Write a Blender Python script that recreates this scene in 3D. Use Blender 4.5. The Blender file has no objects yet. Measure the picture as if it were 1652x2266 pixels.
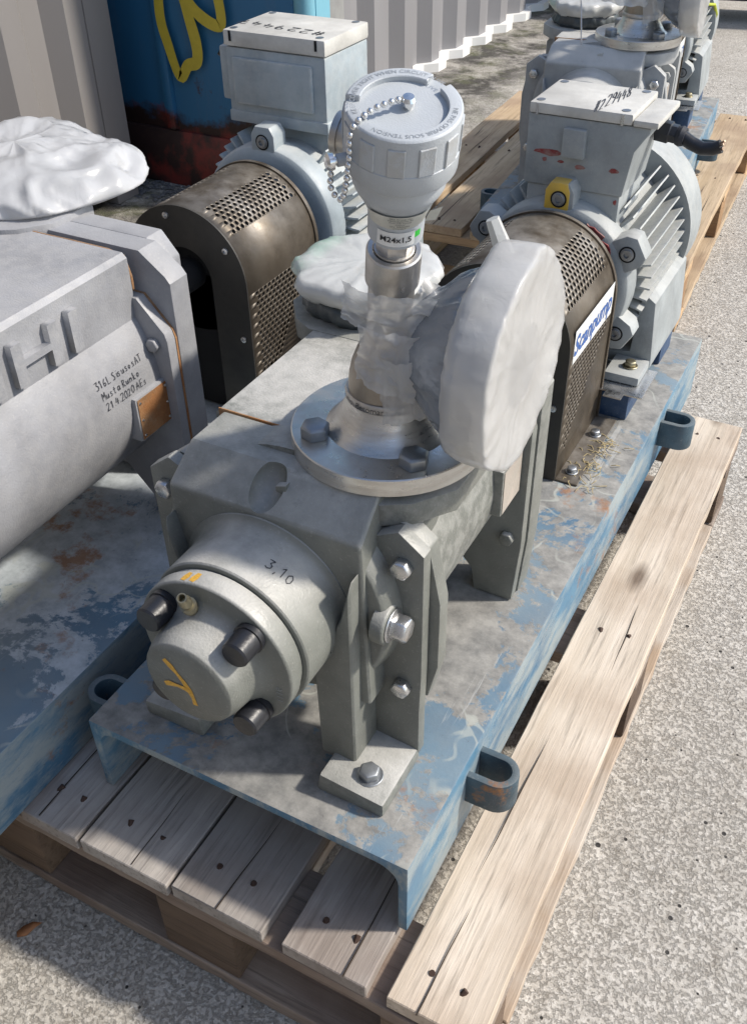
import bpy, bmesh, math, random
from mathutils import Vector, Matrix, noise
R = math.radians; PI = math.pi
random.seed(7)
S = bpy.context.scene; COL = S.collection

# ------------------------------------------------------------------ camera, sky, sun, exposure
cd = bpy.data.cameras.new('camera'); cam = bpy.data.objects.new('camera', cd); COL.objects.link(cam); S.camera = cam
yaw, pitch, roll = -0.5008, 0.6751, -0.0174
f_ = Vector((math.sin(yaw)*math.cos(pitch), math.cos(yaw)*math.cos(pitch), -math.sin(pitch)))
r_ = Vector((math.cos(yaw), -math.sin(yaw), 0)); u_ = r_.cross(f_)
rr = r_*math.cos(roll)+u_*math.sin(roll); uu = -r_*math.sin(roll)+u_*math.cos(roll)
cam.matrix_world = Matrix(((rr.x, uu.x, -f_.x, 0.6264), (rr.y, uu.y, -f_.y, -0.4700), (rr.z, uu.z, -f_.z, 0.8623), (0, 0, 0, 1)))
cd.sensor_fit = 'VERTICAL'; cd.sensor_height = 24; cd.lens = 24*2163.18/2265
cd.clip_start = 0.02; cd.clip_end = 400
W = bpy.data.worlds.new('World'); S.world = W; W.use_nodes = True
SUN = Vector((0.98, 0.49, 1.0)).normalized()
sky = W.node_tree.nodes.new('ShaderNodeTexSky'); sky.sky_type = 'NISHITA'; sky.sun_disc = False
sky.sun_elevation = math.asin(SUN.z); sky.sun_rotation = math.atan2(SUN.x, SUN.y)
sky.air_density = 1.0; sky.dust_density = 1.2
bg = W.node_tree.nodes['Background']; bg.inputs[1].default_value = 0.15
W.node_tree.links.new(sky.outputs[0], bg.inputs[0])
sl = bpy.data.lights.new('sun', 'SUN'); so = bpy.data.objects.new('sun', sl); COL.objects.link(so)
sl.energy = 3.6; sl.angle = R(3.6); sl.color = (1.0, 0.93, 0.83)
so.rotation_euler = SUN.to_track_quat('Z', 'Y').to_euler(); so.location = SUN*20
S.view_settings.view_transform = 'Standard'; S.view_settings.look = 'None'
S.view_settings.exposure = 0.45; S.view_settings.gamma = 1
S.render.engine = 'CYCLES'
GZ = -0.288

# ------------------------------------------------------------------ materials
class NT:
    def __init__(s, name):
        s.m = bpy.data.materials.new(name); s.m.use_nodes = True; s.t = s.m.node_tree
        s.b = s.t.nodes['Principled BSDF']; s.out = s.t.nodes['Material Output']
        s.tc = s.t.nodes.new('ShaderNodeTexCoord'); s.co = s.tc.outputs['Object']
    def n(s, typ, **kw):
        x = s.t.nodes.new(typ)
        for k, v in kw.items(): setattr(x, k, v)
        return x
    def l(s, a, b): s.t.links.new(a, b)
    def mapped(s, scale=(1, 1, 1), loc=(0, 0, 0), src=None):
        m = s.n('ShaderNodeMapping'); m.inputs['Scale'].default_value = scale; m.inputs['Location'].default_value = loc
        s.l(src or s.co, m.inputs[0]); return m.outputs[0]
    def noise(s, scale, detail=4, rough=.6, st=(1, 1, 1), loc=(0, 0, 0), dist=0):
        x = s.n('ShaderNodeTexNoise'); x.inputs['Scale'].default_value = scale; x.inputs['Detail'].default_value = detail
        x.inputs['Roughness'].default_value = rough; x.inputs['Distortion'].default_value = dist
        s.l(s.mapped(st, loc), x.inputs['Vector']); return x.outputs['Fac']
    def vor(s, scale, feature='F1', rnd=1.0, st=(1, 1, 1), out='Distance'):
        x = s.n('ShaderNodeTexVoronoi', feature=feature); x.inputs['Scale'].default_value = scale; x.inputs['Randomness'].default_value = rnd
        s.l(s.mapped(st), x.inputs['Vector']); return x.outputs[out]
    def ramp(s, fac, lo, hi, a=0., b=1.):
        x = s.n('ShaderNodeMapRange'); x.clamp = True
        for i, v in zip(('From Min', 'From Max', 'To Min', 'To Max'), (lo, hi, a, b)): x.inputs[i].default_value = v
        s.l(fac, x.inputs['Value']); return x.outputs[0]
    def mul(s, a, b, op='MULTIPLY'):
        x = s.n('ShaderNodeMath', operation=op); x.use_clamp = False
        for i, v in ((0, a), (1, b)):
            if isinstance(v, (int, float)): x.inputs[i].default_value = v
            else: s.l(v, x.inputs[i])
        return x.outputs[0]
    def mix(s, fac, a, b, blend='MIX'):
        x = s.n('ShaderNodeMix', data_type='RGBA', blend_type=blend)
        for i, v in ((0, fac), (6, a), (7, b)):
            if isinstance(v, (int, float)): x.inputs[i].default_value = v
            elif isinstance(v, tuple): x.inputs[i].default_value = (*v, 1) if len(v) == 3 else v
            else: s.l(v, x.inputs[i])
        return x.outputs[2]
    def xyz(s, src=None):
        x = s.n('ShaderNodeSeparateXYZ'); s.l(src or s.co, x.inputs[0]); return x.outputs
    def col(s, c):
        if isinstance(c, tuple): s.b.inputs['Base Color'].default_value = (*c, 1)
        else: s.l(c, s.b.inputs['Base Color'])
    def rough(s, v):
        if isinstance(v, (int, float)): s.b.inputs['Roughness'].default_value = v
        else: s.l(v, s.b.inputs['Roughness'])
    def metal(s, v):
        if isinstance(v, (int, float)): s.b.inputs['Metallic'].default_value = v
        else: s.l(v, s.b.inputs['Metallic'])
    def bump(s, h, strength=.3, dist=.002):
        x = s.n('ShaderNodeBump'); x.inputs['Strength'].default_value = strength; x.inputs['Distance'].default_value = dist
        s.l(h, x.inputs['Height']); s.l(x.outputs[0], s.b.inputs['Normal'])
    def rnd(s):
        return s.n('ShaderNodeObjectInfo').outputs['Random']

RUST = (.20, .075, .025)
def paint(name, c, var=.18, dust=(.34, .32, .28), dust_amt=.5, rust_amt=.0, rough=.48, bumps=.25, grain=420, seed=0, dirt=.10):
    t = NT(name); L = (seed*3.1, seed*1.7, seed*.9)
    base = t.mix(t.ramp(t.noise(14, 5, .6, loc=L), .35, .7), tuple(x*(1-var) for x in c), tuple(min(1, x*(1+var)) for x in c))
    up = t.n('ShaderNodeNewGeometry').outputs['Normal']; nz = t.xyz(up)[2]
    d = t.mul(t.ramp(nz, .25, .95), t.ramp(t.noise(9, 8, .65, loc=L), .30, .62))
    base = t.mix(t.mul(d, dust_amt), base, dust)
    g = t.ramp(t.noise(70, 6, .75, loc=L), .60, .72)
    base = t.mix(t.mul(g, .28), base, tuple(x*.6 for x in c))
    pt = t.n('ShaderNodeNewGeometry').outputs['Pointiness']; ew = t.mul(t.ramp(pt, .54, .62), t.ramp(t.noise(60, 5, .7, loc=L), .42, .60))
    base = t.mix(t.mul(ew, .45), base, dust)
    dk = t.ramp(t.noise(19, 9, .75, (1, 1, .55), L), .56, .70); base = t.mix(t.mul(dk, dirt), base, tuple(x*.42 for x in c))
    fl = t.ramp(t.noise(330, 2, .5, loc=L), .655, .69); base = t.mix(t.mul(fl, .10), base, (.62, .60, .56))
    if rust_amt:
        rm = t.ramp(t.mul(t.noise(26, 8, .7, loc=L), t.noise(5, 3, .5, loc=L)), .36-.06*rust_amt, .42-.05*rust_amt)
        base = t.mix(rm, base, t.mix(t.noise(90, 3), RUST, (.36, .17, .06)))
    t.col(base); t.rough(t.ramp(t.noise(30, 4, .6), .3, .7, rough-.08, rough+.18))
    h = t.mul(t.noise(grain, 2, .5), t.mul(t.noise(40, 3, .5), .8), 'ADD'); t.bump(h, bumps, .0012)
    return t.m

M = {}
M['pump'] = paint('pump_grey_paint', (.158, .165, .148), dust=(.52, .51, .48), dust_amt=.8, rust_amt=.0, rough=.44, bumps=.38)  # real dust, thickened so upward faces carry sunlight in the colour
M['pump_far'] = paint('sunlit_pump_grey_paint', (.32, .33, .33), dust=(.55, .54, .51), dust_amt=.7, rough=.5, seed=21)  # same pump paint lightened, sunlight on the far pump put into the colour
M['pump_left'] = paint('old_pump_grey_paint', (.28, .285, .30), dust=(.37, .365, .36), dust_amt=.45, rust_amt=.0, rough=.5, bumps=.35, seed=2)
M['motor'] = paint('motor_grey_paint', (.29, .315, .32), dust=(.52, .51, .47), dust_amt=.55, rust_amt=.0, rough=.5, seed=3, dirt=.35)
M['motor_left'] = paint('motor_blue_grey_paint', (.31, .36, .385), dust=(.60, .59, .55), dust_amt=.5, rust_amt=.0, rough=.42, seed=4)
M['cowl'] = paint('cowl_pale_paint', (.56, .55, .51), dust_amt=.2, seed=5)
M['spacer'] = paint('dark_blue_paint', (.022, .06, .14), dust=(.2, .24, .28), dust_amt=.25, rough=.5, seed=6)
M['head'] = paint('sensor_head_enamel', (.43, .46, .485), var=.06, dust_amt=.1, rough=.34, bumps=.18, grain=700, seed=7, dirt=.04)
M['yellow'] = paint('yellow_paint', (.62, .40, .055), dust_amt=.2, seed=8)
M['red'] = paint('red_primer', (.26, .035, .035), dust_amt=.05, var=.3, seed=10)
M['white_label'] = paint('white_label', (.78, .79, .78), var=.05, dust_amt=.1, rough=.35, bumps=.05, seed=11)
M['pale_label'] = paint('cream_label', (.62, .62, .56), var=.12, dust_amt=.1, rough=.35, bumps=.1, seed=11)

def simple(name, c, rough=.5, metal=0., bump=0):
    t = NT(name); t.col(t.mix(t.noise(40, 4), tuple(x*.8 for x in c), tuple(min(1, x*1.2) for x in c))); t.rough(rough); t.metal(metal)
    if bump: t.bump(t.noise(200, 3), bump)
    return t.m
def ink_mat(name, c, thin=.16):
    t = NT(name); t.col(c); t.rough(.55); tr = t.n('ShaderNodeBsdfTransparent'); mx = t.n('ShaderNodeMixShader')
    t.l(t.ramp(t.noise(420, 3, .6), .36, .60, .0, thin*2), mx.inputs[0]); t.l(t.b.outputs[0], mx.inputs[1]); t.l(tr.outputs[0], mx.inputs[2]); t.l(mx.outputs[0], t.out.inputs[0]); return t.m
M['ink'] = ink_mat('black_marker_ink', (.022, .024, .032))
M['yellow_mark'] = ink_mat('yellow_marker', (.72, .40, .05), .12)
M['print'] = simple('black_print', (.018, .018, .02), .5)
M['faint_ink'] = simple('faded_ink', (.10, .11, .12), .6)
M['emboss'] = simple('shadowed_relief_lettering', (.27, .29, .31), .5)
M['blue_ink'] = simple('blue_print', (.03, .10, .33), .45)
M['black_plastic'] = simple('black_plastic', (.014, .015, .019), .38, bump=.15)
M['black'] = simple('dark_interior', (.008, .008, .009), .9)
M['rubber'] = simple('dark_gasket', (.022, .02, .018), .8)
M['copper'] = simple('copper_strands', (.42, .30, .22), .4, .8)
M['green'] = simple('green_plastic', (.05, .5, .06), .4)
M['cable_yg'] = simple('yellow_green_cable', (.45, .5, .03), .5)

def steel(name, c=(.55, .54, .52), rough=.32, stain=(.20, .17, .14), st=(1, 1, 1), amt=.5, seed=0):
    t = NT(name); n1 = t.ramp(t.noise(22, 6, .65, st, (seed, 0, 0)), .42, .72)
    t.col(t.mix(t.mul(n1, amt), c, stain)); t.metal(t.ramp(n1, 0, 1, 1., .75)); t.rough(t.ramp(t.noise(60, 5, .7, st), .3, .75, rough-.08, rough+.22))
    t.bump(t.noise(260, 3, .6, (1, 1, .25)), .12, .001); return t.m
M['steel'] = steel('stainless_steel', (.60, .58, .55), .34, (.22, .19, .15), amt=.55)
M['steel_lathe'] = steel('turned_steel_flange', (.66, .65, .62), .30, (.33, .27, .20), (1, 1, 6), .45, 2)
M['pipe_steel'] = steel('brown_pipe_steel', (.36, .32, .27), .36, (.14, .12, .10), amt=.6, seed=3)
M['chrome'] = steel('bright_chain_steel', (.75, .75, .74), .14, (.4, .4, .4), amt=.2)
M['zinc'] = steel('zinc_bolt', (.36, .38, .40), .42, (.16, .17, .18), amt=.5, seed=4)
M['bright_bolt'] = steel('bright_bolt', (.62, .62, .62), .25, (.3, .3, .3), amt=.3, seed=5)
M['brass'] = steel('dull_brass', (.34, .31, .22), .42, (.18, .16, .11), amt=.4, seed=6)
M['shim'] = steel('bright_shim_sheet', (.68, .68, .68), .25, (.3, .27, .22), amt=.25, seed=7)

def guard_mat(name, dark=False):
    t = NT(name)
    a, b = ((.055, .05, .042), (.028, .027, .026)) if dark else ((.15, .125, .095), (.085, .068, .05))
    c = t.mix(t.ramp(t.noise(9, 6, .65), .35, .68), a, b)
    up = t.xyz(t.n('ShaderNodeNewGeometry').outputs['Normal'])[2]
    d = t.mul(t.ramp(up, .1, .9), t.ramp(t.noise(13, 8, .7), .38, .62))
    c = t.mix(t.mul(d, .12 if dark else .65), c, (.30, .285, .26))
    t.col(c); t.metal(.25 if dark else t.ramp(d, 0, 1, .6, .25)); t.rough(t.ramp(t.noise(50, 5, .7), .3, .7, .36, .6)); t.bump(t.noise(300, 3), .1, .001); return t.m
M['guard'] = guard_mat('brown_stainless_sheet'); M['guard_dark'] = guard_mat('dark_guard_plate', True)

def plate_mat(name, top, seed, g0=(.15, .142, .128), g1=(.33, .315, .285)):
    t = NT(name); L = (seed*2.3, seed*1.1, 0)
    blue = t.mix(t.ramp(t.noise(8, 5, .6, loc=L), .3, .7), (.04, .115, .20), (.11, .225, .32))
    nz = t.xyz(t.n('ShaderNodeNewGeometry').outputs['Normal'])[2]
    upm = t.ramp(nz, .5, .9)
    wear = t.ramp(t.noise(4.6, 14, .74, loc=L, dist=.25), .455, .475); soft = t.ramp(t.noise(5, 6, .6, loc=L), .3, .7)
    grey = t.mix(t.ramp(t.noise(35, 7, .7, loc=L), .35, .65), g0, g1)
    film_ = t.mul(t.mul(soft, upm), .75); c = t.mix(film_, blue, (.235, .25, .245)); c = t.mix(t.mul(t.mul(wear, upm), .9), c, grey)
    scr = t.mul(t.ramp(t.noise(26, 5, .8, (1, .06, 1), (7, 0, 0)), .60, .63), upm); c = t.mix(t.mul(scr, .4), c, (.46, .47, .46))
    # faint pale run-off lines where the water dried
    v = t.n('ShaderNodeTexVoronoi', feature='DISTANCE_TO_EDGE'); v.inputs['Scale'].default_value = 11
    nv = t.n('ShaderNodeTexNoise'); nv.inputs['Scale'].default_value = 9; t.l(t.co, nv.inputs['Vector'])
    vm = t.n('ShaderNodeVectorMath', operation='MULTIPLY_ADD'); t.l(nv.outputs['Color'], vm.inputs[0]); vm.inputs[1].default_value = (.18, .18, .18); t.l(t.co, vm.inputs[2])
    t.l(vm.outputs[0], v.inputs['Vector'])
    line = t.mul(t.ramp(v.outputs['Distance'], .012, .028, 1., 0.), t.ramp(t.noise(6, 3, loc=L), .5, .56))
    c = t.mix(t.mul(t.mul(line, upm), .55), c, (.40, .42, .38))
    side = t.mul(t.ramp(nz, .2, .5, 1., 0.), t.ramp(t.noise(6, 9, .75, (5, .7, 2.5), L), .44, .58))
    c = t.mix(t.mul(side, .65), c, (.36, .38, .35))
    rust = t.ramp(t.mul(t.noise(17, 8, .7, loc=L), t.noise(3.3, 3, loc=L)), .335, .40)
    c = t.mix(t.mul(rust, .85), c, t.mix(t.noise(80, 3), RUST, (.33, .19, .10)))
    sp = t.ramp(t.noise(120, 4, .7), .64, .72)
    c = t.mix(t.mul(sp, .5), c, (.07, .065, .06))
    t.col(c); t.rough(t.ramp(wear, 0, 1, .42, .68)); t.bump(t.mul(wear, t.noise(160, 4, .7), 'ADD'), .3, .0012); return t.m
M['plate'] = plate_mat('worn_blue_plate_paint', True, 1)
M['plate_far'] = plate_mat('dusty_blue_plate_paint', True, 4)
M['plate_left'] = plate_mat('scuffed_blue_plate_paint', True, 7, (.30, .33, .35), (.50, .54, .57))
M['lug'] = paint('dark_blue_rusty_paint', (.045, .085, .115), var=.4, dust=(.22, .22, .2), dust_amt=.5, rust_amt=.15, seed=12)

def wood(name, c0, c1, c2, along='y', seed=0):
    t = NT(name)
    rnd = t.rnd(); off = t.n('ShaderNodeCombineXYZ'); t.l(t.mul(rnd, 17.), off.inputs[0]); t.l(t.mul(rnd, 31.), off.inputs[2])
    ad = t.n('ShaderNodeVectorMath', operation='ADD'); t.l(t.co, ad.inputs[0]); t.l(off.outputs[0], ad.inputs[1])
    st = {'y': (1, .045, 1), 'x': (.045, 1, 1), 'z': (1, 1, .06)}[along]
    mp = t.mapped(st, src=ad.outputs[0])
    def nz(scale, det=6, rg=.6, dist=0):
        x = t.n('ShaderNodeTexNoise'); x.inputs['Scale'].default_value = scale; x.inputs['Detail'].default_value = det
        x.inputs['Roughness'].default_value = rg; x.inputs['Distortion'].default_value = dist; t.l(mp, x.inputs['Vector']); return x.outputs['Fac']
    c = t.mix(t.ramp(nz(38, 6, .6, .8), .3, .7), c0, c1)
    c = t.mix(t.mul(t.ramp(nz(150, 4, .7), .52, .70), .75), c, tuple(x*.42 for x in c0))
    x2 = t.n('ShaderNodeTexNoise'); x2.inputs['Scale'].default_value = 7; x2.inputs['Detail'].default_value = 6; t.l(ad.outputs[0], x2.inputs['Vector'])
    c = t.mix(t.mul(t.ramp(x2.outputs['Fac'], .44, .66), .7), c, c2)
    # knots
    kv = t.n('ShaderNodeTexVoronoi'); kv.inputs['Scale'].default_value = 6.5; t.l(t.mapped({'y': (1, .4, 1), 'x': (.4, 1, 1), 'z': (1, 1, .4)}[along], src=ad.outputs[0]), kv.inputs['Vector'])
    c = t.mix(t.ramp(kv.outputs['Distance'], .035, .11, .8, 0.), c, (.075, .042, .022))
    br = t.n('ShaderNodeHueSaturation'); t.l(c, br.inputs['Color']); t.l(t.ramp(rnd, 0, 1, .78, 1.16), br.inputs['Value'])
    t.col(br.outputs[0]); t.rough(.82)
    t.bump(t.mul(nz(150, 4, .7), t.mul(nz(38, 3), .8), 'ADD'), .55, .0025); return t.m
M['nail'] = simple('rusty_nail', (.055, .03, .02), .8)
M['crack'] = simple('dark_wood_crack', (.035, .025, .018), .95)
M['wood'] = wood('weathered_pallet_board', (.43, .36, .28), (.60, .52, .43), (.34, .26, .19))
M['wood_grey'] = wood('silver_grey_pallet_board', (.30, .275, .25), (.43, .395, .36), (.20, .16, .135))
M['wood_x'] = wood('grey_brown_stretcher', (.24, .19, .15), (.36, .30, .25), (.15, .10, .075), 'x')
M['wood_side'] = wood('pale_bottom_board', (.40, .35, .29), (.52, .46, .40), (.30, .20, .12))
M['block'] = wood('shaded_brown_block', (.12, .082, .055), (.19, .13, .085), (.08, .05, .035), 'x')  # browns darkened to hold the shade under the boards
M['block_new'] = wood('new_pallet_block', (.30, .17, .08), (.42, .26, .13), (.18, .10, .05), 'x')
M['wood_new'] = wood('fresh_yellow_pallet_board', (.40, .29, .175), (.52, .40, .27), (.29, .20, .13))
M['wood_new_x'] = wood('fresh_yellow_stretcher', (.42, .28, .15), (.55, .38, .22), (.30, .19, .11), 'x')

def concrete():
    t = NT('rough_worn_concrete')
    p = t.xyz()
    big = t.ramp(t.noise(2.1, 8, .65), .35, .65)
    patch = t.ramp(t.noise(75, 7, .72), .30, .66)
    base = t.mix(patch, t.mix(big, (.34, .31, .265), (.42, .39, .34)), t.mix(big, (.56, .53, .475), (.66, .63, .575)))
    sp1 = t.ramp(t.noise(185, 5, .68), .49, .58); base = t.mix(t.mul(sp1, .46), base, t.mix(t.noise(40, 2), (.20, .18, .155), (.33, .30, .265)))
    base = t.mix(t.mul(t.ramp(t.noise(30, 6, .7, loc=(3, 1, 0)), .57, .66), .35), base, (.27, .235, .185))
    base = t.mix(t.mul(t.ramp(t.noise(240, 3, .6, loc=(5, 5, 0)), .60, .66), .55), base, (.76, .74, .69))
    v2 = t.n('ShaderNodeTexVoronoi'); v2.inputs['Scale'].default_value = 36; t.l(t.co, v2.inputs['Vector'])
    pit = t.mul(t.ramp(t.mul(v2.outputs['Distance'], t.ramp(t.xyz(v2.outputs['Color'])[0], 0, 1, .75, 1.9)), .085, .115, 1., 0.), t.ramp(t.xyz(v2.outputs['Color'])[2], .40, .42))
    base = t.mix(t.mul(pit, .95), base, (.03, .028, .027))
    # soil and moss collected along the foot of the containers
    dirt = t.ramp(p[0], -.62, -.98); dirt = t.mul(dirt, t.ramp(t.noise(5.5, 9, .7, dist=.3), .36, .56))
    dirt = t.mul(dirt, t.ramp(p[0], -2.2, -1.9))
    soil = t.mix(t.ramp(t.noise(6, 4), .47, .62), (.035, .031, .025), (.075, .08, .03))
    base = t.mix(t.mul(dirt, .93), base, soil)
    dl = t.mul(t.ramp(t.noise(3.1, 8, .7, (1, .6, 1), (4, 2, 0)), .56, .70), t.ramp(p[1], .9, 2.0))
    base = t.mix(t.mul(dl, .6), base, (.17, .155, .135))
    t.col(base); t.rough(.9)
    h = t.mul(t.mul(patch, .35), t.mul(t.mul(sp1, -.45), t.mul(pit, -1.3), 'ADD'), 'ADD'); t.bump(h, .9, .0045); return t.m
M['concrete'] = concrete()

def film_mat(name, c=(.70, .70, .69), transp=.12, green=False, stain=0.):
    t = NT(name); t.t.nodes.remove(t.b)
    base = t.mix(t.ramp(t.noise(11, 5, .6), .35, .7), c, tuple(x*.86 for x in c))
    if green:
        g = t.mul(t.ramp(t.xyz()[0], -.045, -.085), t.ramp(t.noise(20, 4), .3, .55)); base = t.mix(t.mul(g, .75), base, (.22, .55, .36))
    if stain: base = t.mix(t.mul(t.ramp(t.noise(16, 6, .7), .58, .7), stain), base, (.42, .38, .30))
    d = t.n('ShaderNodeBsdfDiffuse'); tl = t.n('ShaderNodeBsdfTranslucent'); g = t.n('ShaderNodeBsdfGlossy'); tr = t.n('ShaderNodeBsdfTransparent')
    t.l(base, d.inputs[0]); t.l(base, tl.inputs[0]); g.inputs[0].default_value = (.9, .9, .9, 1); g.inputs['Roughness'].default_value = .28
    b = t.n('ShaderNodeBump'); b.inputs['Strength'].default_value = .3; b.inputs['Distance'].default_value = .002; t.l(t.noise(60, 5, .55, dist=1.2), b.inputs['Height'])
    for q in (d, g, tl): t.l(b.outputs[0], q.inputs['Normal'])
    def mx(f, a, c2):
        x = t.n('ShaderNodeMixShader')
        if isinstance(f, float): x.inputs[0].default_value = f
        else: t.l(f, x.inputs[0])
        t.l(a, x.inputs[1]); t.l(c2, x.inputs[2]); return x.outputs[0]
    fr = t.n('ShaderNodeFresnel'); fr.inputs['IOR'].default_value = 1.45; t.l(b.outputs[0], fr.inputs['Normal'])
    s = mx(.30, d.outputs[0], tl.outputs[0])
    s = mx(fr.outputs[0], s, g.outputs[0]); s = mx(transp, s, tr.outputs[0])
    t.l(s, t.out.inputs[0]); return t.m
M['film'] = film_mat('white_plastic_film', transp=.13)
M['film_bag'] = film_mat('clear_white_bag_film', (.74, .75, .76), transp=.2)
M['film_disc'] = film_mat('thin_white_film', (.80, .80, .79), transp=.36)
M['film_clear'] = film_mat('translucent_plastic_film', (.70, .71, .71), .42)
M['film_dirty'] = film_mat('soiled_white_film', (.72, .73, .71), .04, green=True, stain=.35)
def tape():
    t = NT('grey_tape'); t.col(t.mix(t.noise(20, 4), (.19, .215, .25), (.33, .365, .41))); t.metal(.45); t.rough(.27)
    t.bump(t.noise(26, 4, .5, (.35, 1, 1), dist=1.2), .55, .006); return t.m
M['tape'] = tape()
M['tape_dark'] = simple('dark_tape', (.05, .06, .065), .4, .1, .3)

def container_mat(name, c, rust_h=None, streak=.2, seed=0):
    t = NT(name); L = (seed, seed*2, 0)
    b = t.mix(t.ramp(t.noise(2.2, 6, .6, (1, 1, .3), L), .35, .7), tuple(x*.88 for x in c), c)
    b = t.mix(t.mul(t.ramp(t.noise(7, 7, .7, (1, 1, .15), L), .56, .74), streak), b, (.20, .17, .14))
    if rust_h is not None:
        z = t.xyz()[2]; e = t.mul(t.noise(6, 7, .7, loc=L), .22); zz = t.mul(z, e, 'SUBTRACT')
        m = t.ramp(zz, rust_h-.02, rust_h+.015, 1., 0.)
        rc = t.mix(t.ramp(t.noise(5, 5, .6, loc=(3, 0, 1)), .52, .60), (.035, .017, .014), (.19, .03, .022))
        rc = t.mix(t.ramp(t.noise(40, 6, .75), .5, .75), rc, (.05, .028, .02))
        b = t.mix(m, b, rc)
        sp = t.ramp(t.mul(t.noise(13, 5, .7, loc=(1, 5, 2)), t.noise(3, 2, loc=L)), .37, .42)
        b = t.mix(t.mul(sp, .8), b, (.055, .022, .016))
    t.col(b); t.rough(.5); t.bump(t.noise(30, 4), .12, .002); return t.m
M['cont_grey'] = container_mat('pale_grey_container_paint', (.235, .22, .21), seed=1)
M['cont_far'] = container_mat('grey_container_paint', (.25, .245, .25), seed=2, streak=.3)
M['cont_blue'] = container_mat('blue_container_paint', (.03, .15, .29), rust_h=.11, seed=3)
M['cont_light'] = container_mat('sunlit_blue_edge_paint', (.20, .46, .56), streak=.4, seed=4)  # pale blue is sunlight on the panel edge, put into the colour
M['ledge'] = container_mat('sunlit_bottom_ledge', (.80, .79, .76), streak=.15, seed=5)  # white stands in for sun catching the ledge top
M['graffiti'] = simple('yellow_spray_paint', (.55, .43, .045), .5)
M['rail_grey'] = paint('galvanised_rail', (.30, .30, .29), dust_amt=.2)
M['rust'] = paint('rusted_metal_tag', (.30, .15, .06), var=.4, dust=(.3, .22, .14), dust_amt=.3, rust_amt=1.3, rough=.75, bumps=.5)
M['nameplate'] = paint('etched_nameplate', (.40, .35, .30), var=.2, dust_amt=.2, rough=.4)
M['dark_steel'] = simple('dark_blue_steel', (.02, .022, .03), .6)
M['leaf'] = simple('dry_leaf', (.30, .13, .05), .7)
M['stone'] = simple('dark_stone', (.10, .10, .10), .85, 0, .4)
M['straw'] = simple('dry_straw', (.42, .34, .18), .8)

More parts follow.
